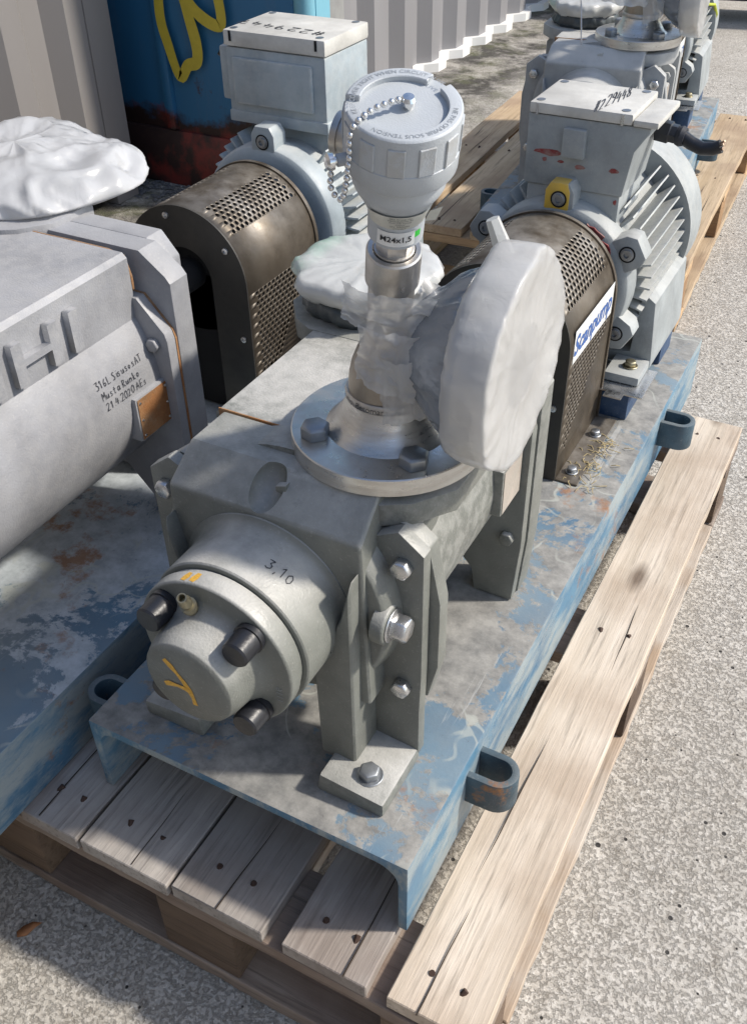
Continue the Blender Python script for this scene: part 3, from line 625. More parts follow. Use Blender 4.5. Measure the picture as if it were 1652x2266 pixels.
    MB(G2).prism([(-.125*k, az-.07), (-.125*k, Zp-.03), (-.105*k, Zp-.001), (.105*k, Zp-.001), (.125*k, Zp-.03), (.125*k, az-.07), (.07, az-.12*k), (-.07, az-.12*k)], .4465, .478, 'y').build('discharge_casing', mat, pm, .004)
    MB(G2 @ T(0, 0, az) @ YAX).lathe([(.088*k, .43), (.088*k, .485), (.070*k, .495), (.052*k, .515), (.050*k, .56), (.042*k, .575), (.026*k, .58), (.026*k, .60)], 40).build('bearing_bracket', mat, pm, .001)
    MB(G2 @ T(0, 0, az) @ YAX).lathe([(.018*k, .595), (.018*k, .68)], 24).build('shaft', 'steel', pm)
    MB(G2).prism([(-.05, zt+.001), (.05, zt+.001), (.03, az-.05), (-.03, az-.05)], .47, .52, 'y').build('rear_foot', mat, pm, .003)
    # nozzles
    def nozzle(x, y, z1, big=True, flange=True, rr_=.093):
        vv = []; nn = 44; rings = [(z1-.012, 0, 0, .0620), (z1-.030, 0, 0, .0605), (z1-.048, .10, .10, .0615), (z1-.068, .30, .35, .065), (z1-.090, .62, .75, .069), (z1-.125, 1, 1, .074), (az+.0, 1.1, 1, .074)]
        for (zz, sx_, sy_, r0) in rings:
            for i in range(nn): a = 2*PI*i/nn; vv.append((x-(.026*sx_ if x > 0 else -.03*sx_)*k+r0*k*math.cos(a), y-(.052*sy_ if x > 0 else 0)+r0*k*math.sin(a), zz))
        nb = MB(F).add(vv, [(j*nn+i, j*nn+(i+1) % nn, (j+1)*nn+(i+1) % nn, (j+1)*nn+i) for j in range(len(rings)-1) for i in range(nn)]).build('nozzle', mat, pm, ang=60)
        oc = [(x+rr_*1.02*math.cos(R(a)), y+rr_*1.02*math.sin(R(a))) for a in [-112, -68, -50, -22, 22, 68, 112, 158, 202, 230]]
        MB(F).prism(oc, z1-.024, z1, 'z').build('nozzle_flange', mat, nb, .0015)
        return nb
    nx, ny = .068*(1 if k < 1.1 else 1.15), .215
    nozzle(nx, ny, .327 if k < 1.1 else Zp+.01)
    nozzle(-nx-.01, .455+dl, .335 if k < 1.1 else Zp+.006)
    # name plate on a cast pad, right side
    if not letters_on:
        MB(F).box(.105*k, .1435*k, .335+dl, .392+dl, az-.03, az+.032).build('nameplate_pad', mat, pm, .003)
        np_ = MB(F).box(.1436*k, .1442*k, .338+dl, .389+dl, az-.027, az+.029).build('nameplate', 'nameplate', pm)
    return pm, F, Zp

def outlet(u, ax, y0, zf, rr_=.0925):
    """steel counter flange, weld neck, elbow and sensor pocket, bolted to the front nozzle"""
    cx, cy = ax+.068, y0+.215
    o = bpy.data.objects.new('outlet_pipe', None); COL.objects.link(o); o.parent = u
    o['label'] = 'bare stainless flange with elbow and sensor pocket'
    MB().lathe([(.072, zf-.0065), (.072, zf)], 48, T(cx, cy, 0)).build('gasket', 'rubber', o)
    fl = MB().lathe([(.05, zf), (rr_-.001, zf), (rr_, zf+.001), (rr_, zf+.0175), (rr_-.001, zf+.0185), (.060, zf+.0185), (.059, zf+.0195), (.057, zf+.021), (.052, zf+.026), (.045, zf+.036), (.0405, zf+.044), (.039, zf+.050)], 80, T(cx, cy, 0)).build('steel_flange', 'steel_lathe', o, ang=28)
    MB().lathe([(.039, zf+.0502), (.0402, zf+.052), (.0402, zf+.057), (.0388, zf+.059)], 40, T(cx, cy, 0), rf=lambda a, h: 1+.006*math.sin(a*23)+.004*math.sin(a*37+h*400)).build('weld_bead', 'steel', o)
    for i in range(4):
        a = R(45+90*i); p = (cx+.0715*math.cos(a), cy+.0715*math.sin(a), zf+.0185)
        b_ = bolt('flange_bolt', o, p, (0, 0, 1), .0140, .0130, 'zinc', False)
        MB().hexa((p[0], p[1], zf-.031), (0, 0, -1), .012, .0125).cyl((p[0], p[1], zf-.03), (p[0], p[1], zf-.052), .0075, n=14).build('nut', 'zinc', b_, .0006, 1)
    zc = zf+.112; pts = [(cx, cy, zf+.058)]
    for a in range(0, 91, 9): pts.append((cx+.053*(1-math.cos(R(a))), cy, zc-.053+.053*math.sin(R(a))))
    pts.append((cx+.10, cy, zc)); MB().tube(pts, .0375, 28).build('elbow', 'pipe_steel', o)
    MB().lathe([(.036, 0), (.0875, 0), (.0875, .0285), (.036, .0285), (.036, 0)], 60, frame((cx+.098, cy, zc), (1, 0, 0))).build('side_flange', 'steel_lathe', o, .001)
    nrm = Vector((.196, -.268, .943)).normalized(); s0 = Vector((cx-.001, cy, zc-.008)); K = frame(s0, nrm)
    MB(K).lathe([(.0195, .018), (.0195, .076), (.0225, .0765), (.0225, .107), (.0212, .1085), (.0175, .1085), (.0175, .098)], 36).build('sensor_pocket', 'steel', o, ang=30)
    return o, K, (cx, cy, zc)

def sensor(u, K):
    """field head screwed into the pocket, with screw lid and ball chain"""
    o = bpy.data.objects.new('sensor_head', None); COL.objects.link(o); o.parent = u; o['label'] = 'pale grey screw-lid sensor head on its nipple'
    MB(K).lathe([(.0150, .095), (.0150, .128)], 6).lathe([(.0138, .106), (.0165, .1062), (.0165, .1105), (.0138, .1107)], 30).build('nipple', 'steel', o, .0008)
    bd = MB(K).lathe([(.012, .1255), (.0205, .1255), (.0218, .127), (.0222, .148), (.0235, .154), (.0290, .166), (.0335, .174), (.0350, .178), (.0352, .187), (.0362, .188), (.0362, .1905)], 56).build('housing', 'head', o, ang=30)
    MB(K).lathe([(.0352, .1905), (.0352, .1935)], 56).build('lid_seal', 'rubber', o)
    # lid: ribbed rim, recessed top with two gaps in the rim
    nseg = 96; vs = []; fs = []
    def rim(a):
        d = (math.degrees(a)) % 30; return .0400 if 4 < d < 26 else .0386
    ld = MB(K)
    ld.lathe([(.0352, .1930), (.0408, .1931), (.0416, .1945), (.0418, .2090), (.0412, .2095), (.0412, .2325), (.0402, .2342), (.030, .2342)], nseg, rf=None)
    ld.lathe([(.0312, .2310), (.0001, .2310)], nseg)
    a1, a2 = R(152), R(305)
    ld.build('lid', 'head', o, ang=30)
    def ringseg(a, b, nm):
        n = 48; vv = []; ff = []
        for i in range(n+1):
            t = a+(b-a)*i/n
            for r, h in ((.0312, .2300), (.0308, .2385), (.0398, .2385), (.0410, .2370), (.0413, .2320)): vv.append((r*math.cos(t), r*math.sin(t), h))
        for i in range(n):
            for k_ in range(4): ff.append((5*i+k_, 5*i+5+k_, 5*i+6+k_, 5*i+1+k_))
        ff += [(4, 3, 2, 1, 0), (5*n, 5*n+1, 5*n+2, 5*n+3, 5*n+4)]
        MB(K).add(vv, ff).build(nm, 'head', o, .0006, 1, ang=30)
    ringseg(R(-175), R(28), 'lid_rim'); ringseg(R(50), R(160), 'lid_rim')
    for i in range(12):
        a = R(15+30*i); c_, s_ = math.cos(a), math.sin(a)
        Q = K @ Matrix(((-s_, 0, c_, .0409*c_), (c_, 0, s_, .0409*s_), (0, 1, 0, .2200), (0, 0, 0, 1)))
        MB(Q).box(-.0062, .0062, -.0105, .0115, -.001, .0012).build('grip_rib', 'head', o, .0006, 1)
    for a in (20, 200): MB(K).lathe([(.0001, .2314), (.0009, .2314)], 10, T(.021*math.cos(R(a)), .021*math.sin(R(a)), 0)).build('pin_hole', 'black', o)
    arc = lambda rad, a0, sgn: (lambda x, y, z: K @ Vector(((rad+y*sgn)*math.cos(a0-sgn*x/rad), (rad+y*sgn)*math.sin(a0-sgn*x/rad),   .2388+z)))
    letters('lid_lettering', 'KEEP COVER TIGHT WHEN CIRCUIT ALIVE', 'emboss', o, arc(.0354, R(112), 1), .0052, spacing=1.02)
    letters('lid_lettering', 'NE PAS OUVRIR SOUS TENSION', 'emboss', o, arc(.0354, R(-75), 1), .0052, spacing=1.02)
    # conduit entry on the left with a blanking plug
    d = Vector((-.86, .50, 0)); e = frame(K @ Vector((-.027, .016, .200)), K.to_3x3() @ d)
    MB(e).lathe([(.0135, 0), (.0135, .014), (.0150, .0142), (.0150, .019), (.011, .019), (.011, .017), (.001, .017)], 30).build('conduit_plug', 'steel', o, ang=30)
    e2 = frame(K @ Vector((-.036, -.010, .205)), K.to_3x3() @ Vector((-.97, -.2, 0)))
    MB(e2).lathe([(.0045, 0), (.0045, .012)], 16).build('chain_stud', 'head', o, .0005)
    MB(e2).lathe([(.003, .012), (.003, .014), (.006, .0145), (.0062, .018), (.004, .020), (.0001, .0205)], 16).build('chain_screw', 'chrome', o)
    MB(K).lathe([(.0065, .2311), (.0065, .2330), (.0035, .2335), (.0035, .2370), (.0052, .2375), (.0056, .2405), (.004, .243), (.0001, .2435)], 16, T(.003, .001, 0)).build('chain_screw', 'chrome', o)
    A = K @ Vector((.001, .001, .2420)); Bq = K @ Vector((-.022, -.009, .2420)); Cq = K @ Vector((-.0385, -.022, .2365)); D = K @ Vector((-.0405, -.024, .212)); E_ = (K @ Vector((-.0445, -.020, .178))); Fq = K @ Vector((-.052, -.014, .184)); H = e2 @ Vector((0, 0, .015))
    path = [A, Bq, Cq, D, E_, Fq, H]; P = []
    for i in range(len(path)-1):
        a, b, c, d_ = path[max(i-1, 0)], path[i], path[i+1], path[min(i+2, len(path)-1)]
        for k_ in range(40):
            t = k_/40; P.append(.5*((2*b)+(c-a)*t+(2*a-5*b+4*c-d_)*t*t+(3*b-a-3*c+d_)*t**3))
    acc = 0; mb0 = MB().ball((0, 0, 0), .0024, 10, 6); first = None
    last = P[0]
    for p in P:
        acc += (p-last).length; last = p
        if acc > .0054:
            acc = 0
            if first is None: first = mb0.build('chain_bead', 'chrome', o); first.location = p
            else: c = copy(first, o); c.location = p
    # stickers wrap the neck of the housing
    right = K.inverted().to_3x3() @ Vector((.877, .48, 0)); ca = math.atan2(*reversed((K.inverted() @ Vector((.6264, -.47, .8623))).to_2d()))
    def lab(nm, rad0, rad1, h0, h1, w, mat, off=0.):
        n = 16; vv = []
        for i in range(n+1):
            for r, h in ((rad0, h0), (rad1, h1)):
                a = ca+off+(i/n-.5)*w/r; vv.append(((r)*math.cos(a), (r)*math.sin(a), h))
        return MB(K).add(vv, [(2*i, 2*i+2, 2*i+3, 2*i+1) for i in range(n)]).build(nm, mat, o, recalc=False)
    lab('size_label', .0224, .0227, .1300, .1440, .031, 'white_label', .03)
    letters('label_text', 'M24x1,5', 'print', o, lambda x, y, z: K @ Vector(((.0231)*math.cos(ca+.03+x/.0226), .0231*math.sin(ca+.03+x/.0226), .1370+y)), .0072, bold=.00012)
    lab('maker_label', .0228, .0300, .1475, .1650, .050, 'pale_label', .06)
    for j, tx in enumerate(('SKS Group Oy', 'Martinkyläntie 50', 'FI-01720 Vantaa', 'Finland', 'SKS  SENSORS', 'www.sks.fi')):
        h = .1628-.0027*j
        letters('label_text', tx, 'ink' if j == 4 else 'faint_ink', o, (lambda hh: lambda x, y, z: K @ Vector(((.0228+(hh+y-.1475)*.41+.0004)*math.cos(ca+.12+x/.027), (.0228+(hh+y-.1475)*.41+.0004)*math.sin(ca+.12+x/.027), hh+y)))(h), .0026)
    # loose torn corner of the label
    MB(K).add([(.030*math.cos(ca+.95), .030*math.sin(ca+.95), .163), (.0255*math.cos(ca+1.0), .0255*math.sin(ca+1.0), .150), (.037*math.cos(ca+1.15), .037*math.sin(ca+1.15), .166), (.033*math.cos(ca+1.1), .033*math.sin(ca+1.1), .153)], [(0, 1, 3, 2)]).build('torn_label', 'pale_label', o, recalc=False)
    lab('green_tab', .0224, .0226, .136, .142, .006, 'green', .85)
    return o

# ------------------------------------------------------------------ coupling guard with punched holes
def guard(u, ax, az, ya, yb, r, zt, mat='guard', sticker=False, theta=(18, 50), low=True, dark_front=True):
    o = bpy.data.objects.new('coupling_guard', None); COL.objects.link(o); o.parent = u; o['label'] = 'brown sheet-metal coupling guard with punched vent holes'
    hs = az-zt; S1 = hs; S2 = S1+PI*r; S3 = S2+hs
    def P(s, y, off=0.):
        q = r+off
        if s <= S1: return (ax+q, y, zt+s)
        if s >= S2: return (ax-q, y, az-(s-S2))
        a = (s-S1)/r; return (ax+q*math.cos(a), y, az+q*math.sin(a))
    # rows of cells
    pitch = .0112; row = .0082; hr = .0036
    nrow = int(round(S3/row)); row = S3/nrow; mb = MB()
    def inpatch(s, y):
        a = math.degrees((s-S1)/r) if S1 < s < S2 else (-1 if s <= S1 else 181)
        yy = (y-ya)/(yb-ya)
        for (t0, t1) in ((90-theta[1], 90-theta[0]), (90+theta[0], 90+theta[1])):
            if t0 <= a <= t1 and .10 < yy < .92: return True
        if low:
            ss = s if s <= S1 else S3-s
            if ss <= S1 and zt+ss > zt+.040 and ss < hs-.012:
                lim = .12+.80*min(1, (ss-.04)/(hs-.06)); return .10 < yy < lim
        return False
    for j in range(nrow):
        s0, s1 = j*row, (j+1)*row; sm = (s0+s1)/2; off = (j % 2)*pitch*.5
        ys = [y for y in [ya+.004+off+pitch*i for i in range(int((yb-ya)/pitch)+1)] if y+pitch < yb-.003]
        cells = [y for y in ys if inpatch(sm, y+pitch/2)]
        if not cells: mb.add([P(s0, ya), P(s0, yb), P(s1, yb), P(s1, ya)], [(0, 1, 2, 3)]); continue
        c0, c1 = cells[0], cells[-1]+pitch
        mb.add([P(s0, ya), P(s0, c0), P(s1, c0), P(s1, ya)], [(0, 1, 2, 3)]); mb.add([P(s0, c1), P(s0, yb), P(s1, yb), P(s1, c1)], [(0, 1, 2, 3)])
        for y in cells:
            cy = y+pitch/2; vs = []
            for k_ in range(8):
                a = PI/4*k_; vs.append(P(sm+hr*math.sin(a), cy+hr*math.cos(a), 0))
            hx, hy = pitch/2, row/2
            for dx, dy in ((1, 0), (1, 1), (0, 1), (-1, 1), (-1, 0), (-1, -1), (0, -1), (1, -1)): vs.append(P(sm+hy*dy, cy+hx*dx))
            mb.add(vs, [(8+k_, 8+(k_+1) % 8, (k_+1) % 8, k_) for k_ in range(8)])
    sh = mb.build('perforated_sheet', mat, o, recalc=False, merge=True, ang=40)
    md = sh.modifiers.new('thickness', 'SOLIDIFY'); md.thickness = .0014; md.offset = 0
    # rolled rear rim, front plate with the shaft opening
    def arch(q): return [(ax+q, zt+.002)]+circ(ax, az, q, 0, 180, 32)+[(ax-q, zt+.002)]
    ro, ri = arch(r+.0035), arch(r-.002); n = len(ro)
    vs = [(p[0], y, p[1]) for y in (yb-.004, yb+.003) for p in ro]+[(p[0], y, p[1]) for y in (yb-.004, yb+.003) for p in ri]
    fs = []
    for i in range(n-1): fs += [(i, i+1, n+i+1, n+i), (2*n+i, 3*n+i, 3*n+i+1, 2*n+i+1), (i, 2*n+i, 2*n+i+1, i+1), (n+i, n+i+1, 3*n+i+1, 3*n+i)]
    fs += [(0, n, 3*n, 2*n), (n-1, 3*n-1, 4*n-1, 2*n-1)]
    MB().add(vs, fs).build('rear_rim', mat, o)
    fo = arch(r+.0005); hole = [(ax+.045, zt+.002)]+circ(ax, az, .045, 0, 180, 32)+[(ax-.045, zt+.002)]
    vs = [(p[0], y, p[1]) for y in (ya-.003, ya) for p in fo]+[(p[0], y, p[1]) for y in (ya-.003, ya) for p in hole]; fs = []
    for i in range(n-1): fs += [(i, i+1, n+i+1, n+i), (2*n+i, 3*n+i, 3*n+i+1, 2*n+i+1), (i, 2*n+i, 2*n+i+1, i+1), (n+i, n+i+1, 3*n+i+1, 3*n+i)]
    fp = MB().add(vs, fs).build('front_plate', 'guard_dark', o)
    for a in (35, 105, -1, 181):
        px, pz = (ax+(r-.014)*math.cos(R(a)), az+(r-.014)*math.sin(R(a))) if 0 <= a <= 180 else (ax+(r-.014)*(1 if a < 0 else -1), az-.085)
        MB().lathe([(.0052, 0), (.0048, .002), (.002, .0026), (.002, .001), (.0001, .001)], 14, frame((px, ya-.003, pz), (0, -1, 0))).build('screw', 'bright_bolt', fp)
    MB(T(ax, 0, az) @ YAX).lathe([(.024, ya-.05), (.024, ya+.012), (r-.012, ya+.012), (r-.012, yb-.004), (.03, yb-.004)], 40).build('coupling', 'black', o)  # coupling swollen and blackened so the punched holes look shaded
    MB().box(ax-r+.012, ax+r-.012, ya+.012, yb-.004, zt+.004, az).build('shade_filler', 'black', o)  # added black filler, stands in for the shade inside the guard
    for sx in (-1, 1):
        ft = MB().box(ax+sx*r if sx > 0 else ax-r-.034, ax+r+.034 if sx > 0 else ax-r, ya, yb, zt+.0006, zt+.0032).build('mounting_flange', mat, o, .0006, 1)
        for yy in (ya+.028, yb-.055): bolt('bolt', ft, (ax+sx*(r+.016), yy, zt+.0032), (0, 0, 1), .0075, .0065, 'zinc')
    if sticker:
        xs = ax+r+.0012; st = MB().box(xs-.0004, xs, ya+.012, yb-.010, az-.020, az+.030).build('sticker', 'white_label', o)
        yc = (ya+yb)/2; letters('sticker_text', 'Scanpump', 'blue_ink', o, lambda x, y, z: Vector((xs+.0004, yc+x*1.0+y*.2, az+.004+y)), .040, bold=.0011)
    return o

# ------------------------------------------------------------------ electric motor
def motor(u, ax, az, y0, zt, k, mat, ears=(90, 150, 30, 210, 330), yellow=None, box=None, cowl='motor', marks=None, foot_h=.055, shim=True, box_kind=0):
    o = bpy.data.objects.new('electric_motor', None); COL.objects.link(o); o.parent = u
    F = T(ax, y0, 0) @ T(0, 0, az) @ YAX       # local z = y axis
    eb = MB(F).lathe([(.03, -.012), (.060*k, -.010), (.064*k, .0), (.108*k, .002), (.118*k, .008), (.121*k, .016), (.121*k, .045), (.112*k, .05)], 64).build('end_shield', mat, o, .001, ang=30)
    Y = T(ax, y0, az)
    for a in ears:
        c_, s_ = math.cos(R(a)), math.sin(R(a)); Q = Y @ Matrix(((s_, 0, c_, 0), (0, 1, 0, 0), (-c_, 0, s_, 0), (0, 0, 0, 1)))   # local x tangential, z radial
        m_ = mat
        w = .026 if a != 90 else .022
        ea = MB(Q).prism([(-w, .10*k), (w, .10*k), (w*.98, .137*k), (w*.62, .150*k), (-w*.62, .150*k), (-w*.98, .137*k)], .006, .042, 'y').build('bolt_ear', m_, eb, .004)
        p = Q @ Vector((0, .006, .127*k))
        if yellow and a == 90:
            MB(Q).prism([(-w*.99, .103*k), (w*.7, .103*k), (w*.72, .138*k), (w*.5, .1505*k), (-w*.64, .1505*k), (-w*.99, .1372*k)], .0048, .030, 'y').build('paint_patch', 'yellow', ea, .003)
            p = Q @ Vector((0, .0045, .127*k))
        MB().lathe([(.0098, 0), (.0098, .0012), (.0078, .0014), (.0078, .0045), (.0042, .0045), (.0040, .0012), (.0001, .0012)], 24, frame(p, (0, -1, 0))).build('socket_screw', 'dark_steel' if False else 'zinc', ea)
        MB().lathe([(.0098, 0), (.0122, .0008)], 24, frame(p, (0, -1, 0))).build('screw_recess', 'black', ea)
    ln = .285*k if k > 1 else .275
    MB(F).lathe([(.113*k, .045), (.113*k, ln-.01)], 56).build('stator_frame', mat, o)
    # fins: one mesh shared, rotated round the axis
    fb = None; nf = 46
    for i in range(nf):
        a = 360/nf*i+2
        if box and 58 < a < 122: continue
        if 228 < a < 312 and i % 2: continue
        if fb is None:
            fb = MB().prism([(.110*k, -.0022), (.110*k, .0022), (.141*k, .0013), (.141*k, -.0013)], .052, ln-.022, 'z')
            # fin mesh lies along local z of the shaft frame
            fb = fb.build('fin', mat, o); base = fb; fin = fb
        else: fin = copy(fb, o)
        fin.matrix_basis = F @ Matrix.Rotation(R(a), 4, 'Z')
    # fan cowl
    c0 = ln-.026; cr = .150*k
    cw = MB(F).lathe([(cr-.003, c0), (cr, c0), (cr, c0+.075), (cr-.006, c0+.088), (.11*k, c0+.094), (.0001, c0+.094)], 64).build('fan_cowl', cowl, o, ang=30)
    cw.modifiers.new('thickness', 'SOLIDIFY').thickness = .002
    MB(F).lathe([(.03, c0+.014), (cr-.004, c0+.014)], 48).build('cowl_shade_disc', 'black', o)  # black disc painted in for the shade inside the cowl
    # net behind the fins
    nt = MB(F); 
    for i in range(-6, 7):
        h = .012*i; 
        for rot in (0, 90):
            Mx = Matrix.Rotation(R(rot), 4, 'Z'); L = math.sqrt(max(0, (cr-.006)**2-(h*1.9)**2)); nt.box(h*1.9-.001, h*1.9+.001, -L, L, c0+.003, c0+.005, Mx)
    nt.build('fan_net', 'black_plastic', o)
    # feet
    for sx in (-1, 1):
        xo = sx*.152*k
        ft = MB(T(ax, y0, 0))
        ft.prism([(sx*.085*k, zt+foot_h+.001), (sx*.158*k, zt+foot_h+.001), (sx*.158*k, zt+foot_h+.014), (sx*.150*k, az-.035*k), (sx*.128*k, az-.02*k), (sx*.122*k, zt+foot_h+.024), (sx*.088*k, zt+foot_h+.018)], .072, .262*min(k, 1.05), 'y')
        ft.prism([(sx*.102*k, zt+foot_h+.0015), (sx*.157*k, zt+foot_h+.0015), (sx*.157*k, zt+foot_h+.016), (sx*.102*k, zt+foot_h+.016)], .008, .0715, 'y')
        fo = ft.build('foot', mat, o, .0025)
        bolt('foot_bolt', fo, (ax+sx*.134*k, y0+.040, zt+foot_h+.0165), (0, 0, 1), .0095, .008, 'brass')
        for a, b in ((-.005, .075), (.19, .262)):
            MB(T(ax, y0, 0)).box(min(sx*.095*k, sx*.150*k), max(sx*.095*k, sx*.150*k), a, b, zt+.0005, zt+foot_h-.002).build('spacer_block', 'spacer', o, .002)
        if shim:
            xa, xb = sorted((sx*.088*k, sx*.172*k)); MB(T(ax, y0, 0)).box(xa, xb, -.02, .07, zt+foot_h-.0015, zt+foot_h+.0005).box(xa+.028, xb-.028, -.036, -.0205, zt+foot_h-.0015, zt+foot_h+.0005).build('shim_plate', 'shim', o)
    if box:
        bx0, bx1, by0, by1, bz0, bz1, zl = box
        if box_kind == 0:
            nk = MB().box(bx0+.004, bx1-.004, by0+.003, by1-.003, az+.09*k, bz0).build('box_neck', mat, o, .004)
            # body widens towards the top right
            tb = MB().prism([(bx0-.001, bz0), (bx1-.001, bz0), (bx1+.008, bz0+(zl-bz0)*.65), (bx1+.026, zl-.006), (bx1+.026, zl), (bx0-.001, zl)], by0, by1, 'y').build('terminal_box', mat, o, .003)
            MB().box(bx0, bx1+.0, by0-.002, by1+.002, zl+.0008, bz1).build('lid', 'cowl', tb, .0035)
            MB().box(bx1+.001, bx1+.036, by0-.004, by1-.01, zl+.0008, zl+.010).build('side_ledge', 'cowl', tb, .003)
            MB().box(bx0+.055, bx0+.088, by0-.010, by0+.001, zl-.052, zl-.012).build('cast_pad', mat, tb, .0025)
        else:
            nk = MB().box(bx0+.030, bx1-.012, by0+.02, by1-.02, az+.09*k, bz0).build('box_neck', mat, o, .006)
            tb = MB().box(bx0, bx1, by0, by1, bz0, zl-.001).build('terminal_box', mat, o, .004)
            MB().box(bx0-.0015, bx1+.0015, by0-.0015, by1+.0015, zl, bz1).build('lid', 'cowl', tb, .004)
            MB().box(bx0+.014, bx1-.022, by0-.007, by0+.001, bz0+.030, zl-.014).build('raised_panel', mat, tb, .004)
            MB().box(bx0-.022, bx0+.001, by0+.012, by1-.012, bz0+.028, zl-.004).build('gland_plate', mat, tb, .005)
            MB().box(bx0-.001, bx1+.003, by0-.003, by1+.001, bz0, bz0+.018).build('box_skirt', mat, tb, .003)
        for ix in (0, 1):
            for iy in (0, 1):
                px, py = (bx0+.012 if ix == 0 else bx1-.014), (by0+.012 if iy == 0 else by1-.012)
                MB().lathe([(.0001, 0), (.0062, 0), (.0062, .0009), (.0001, .0009)], 16, T(px, py, bz1)).build('lid_screw', 'zinc', tb)
                if iy == 0: MB().box(px-.0018, px+.0018, by0-.0032, by0-.0015, bz1-.016, bz1-.001).build('lid_slot', 'black' if box_kind else 'bright_bolt', tb)
    return o

# ================================================================== nearest pump set
U = thing('pump_set', 'nearest grey pump set on a worn blue frame with a sensor head on top', 'pump set', group='motor-driven pump sets')
AX, AZ = .202, .207
base_frame(U, 0, .40, 0, 1.185, 0, .115, 'plate', [(1, .165), (1, .94), (-1, .06), (-1, .94)])
PM, F0, ZP = pump(U, AX, AZ, 0, 0, 1.0, 'pump')
OP, KS, EL = outlet(U, AX, 0, .334)
SH = sensor(U, KS)
guard(U, AX, AZ, .660, .852, .108, 0, sticker=True, theta=(28, 62))
MO = motor(U, AX+.003, AZ-.004, .866, 0, 1.0, 'motor', yellow=True, box=(.139, .288, .902, 1.024, .335, .450, .434), marks=True)
# marks on the pump
yell = lambda x, y, o_=0: Vector((AX-.018+x, -.0434-o_, AZ-.022+y))
MBk = MB()
def ribbon(name, pts, w, fn, mat, par):
    mb = MB(); P = [Vector(p) for p in pts]; vs = []
    for i, p in enumerate(P):
        t = (P[min(i+1, len(P)-1)]-P[max(i-1, 0)]).normalized(); n = Vector((-t.y, t.x))*w*.5*(1+.3*math.sin(i*2.1))
        a, b = p+n, p-n; vs += [fn(a.x, a.y), fn(b.x, b.y)]
    return mb.add(vs, [(2*i, 2*i+1, 2*i+3, 2*i+2) for i in range(len(P)-1)]).build(name, mat, par, recalc=False)
ribbon('paint_mark', [(-.002, .047), (.004, .041), (.010, .034), (.016, .026), (.021, .017), (.024, .008), (.025, .000)], .0055, yell, 'yellow_mark', PM)
ribbon('paint_mark', [(-.006, .014), (.000, .017), (.008, .018), (.016, .018), (.021, .017)], .0050, lambda x, y: yell(x, y, .0004), 'yellow_mark', PM)
cyl_ = lambda a0, rad: (lambda x, y: Vector((AX+rad*math.sin(a0+x/rad), y, AZ+rad*math.cos(a0+x/rad))))
rim_ = cyl_(R(-12), .0823)
ribbon('paint_mark', [(-.009, .003), (-.008, .008), (-.007, .014)], .006, rim_, 'yellow_mark', PM)
ribbon('paint_mark', [(.001, .003), (.002, .008), (.003, .0145)], .006, rim_, 'yellow_mark', PM)
hubw = cyl_(R(28), .0849)
scrawl('handwriting', '3,10', 'ink', PM, lambda x, y: hubw(x-.012, .050+y), .011, .0085, .0011, seed=4)
letters('cast_mark', '1116', 'motor', PM, lambda x, y, z: Vector((AX+.068+y*.95, -.0004, AZ-.020+x)) , .010)
letters('weld_writing', 'Avilio  Betomans', 'ink', OP, lambda x, y, z: Vector((EL[0]+.0407*math.sin(R(-14)+x/.0407), EL[1]-.0407*math.cos(R(-14)+x/.0407), .334+.0545+y)), .0085)
# marks and chips on the terminal box
scrawl('handwriting', '#229448', 'ink', MO, lambda x, y: Vector((0.2355+x*0.0241+y*-0.0109, 0.8848+x*0.0987+y*0.0527, .4506)), 1.0, .136, .042, seed=3)
for (x, z, w, h) in ((.1405, .3800, .060, .0125), (.262, .374, .018, .010), (.212, .3690, .018, .010), (.163, .3705, .010, .007), (.186, .3715, .012, .006), (.172, .325, .006, .006), (.182, .3205, .010, .010), (.275, .330, .006, .009)):
    rg = random.Random(int(x*1e4)); n = 9
    pts = [(x+w*(.5+.5*math.cos(2*PI*i/n)*rg.uniform(.6, 1)), z+h*(.5*math.sin(2*PI*i/n)*rg.uniform(.5, 1))-x*.06+.012) for i in range(n)]
    MB().prism(pts, (.9018 if z > .34 else .9046)-.0004, (.9018 if z > .34 else .9046)+.001, 'y').build('paint_chip', 'red', MO)
c_ = MB(); rg = random.Random(5)
pts = [(AX+.003+(.103+rg.uniform(-.003, .010))*math.cos(R(a)), AZ-.004+(.103+.012*math.sin((a-36)*.09)+rg.uniform(-.002, .002))*math.sin(R(a))) for a in range(36, 66, 3)]+[(AX+.003+.094*math.cos(R(a)), AZ-.004+.094*math.sin(R(a))) for a in range(64, 38, -4)]
MB().prism(pts, .8666, .8690, 'y').build('paint_chip', 'red', MO)
# cable gland and cut cable on the box
MB().lathe([(.016, 0), (.016, .020), (.0135, .021), (.0135, .030)], 6, frame((.300, 1.000, .405), (1, -.05, -.1))).build('cable_gland', 'black_plastic', MO, .0015)
MB().lathe([(.0125, 0), (.0145, .006), (.0125, .012)], 16, frame((.330, .998, .401), (1, -.05, -.1))).build('gland_nut', 'dark_steel', MO)
MB().tube([(.338, .998, .400), (.352, .997, .393), (.368, .996, .388), (.384, .996, .390), (.394, .996, .395)], .0095, 14).build('cable', 'black_plastic', MO)
for i in range(7):
    a = 2*PI*i/7; MB().cyl((.393, .996+.005*math.cos(a), .395+.005*math.sin(a)), (.398, .994+.006*math.cos(a), .398+.006*math.sin(a)), .0015, n=6).build('strand', 'copper', MO)

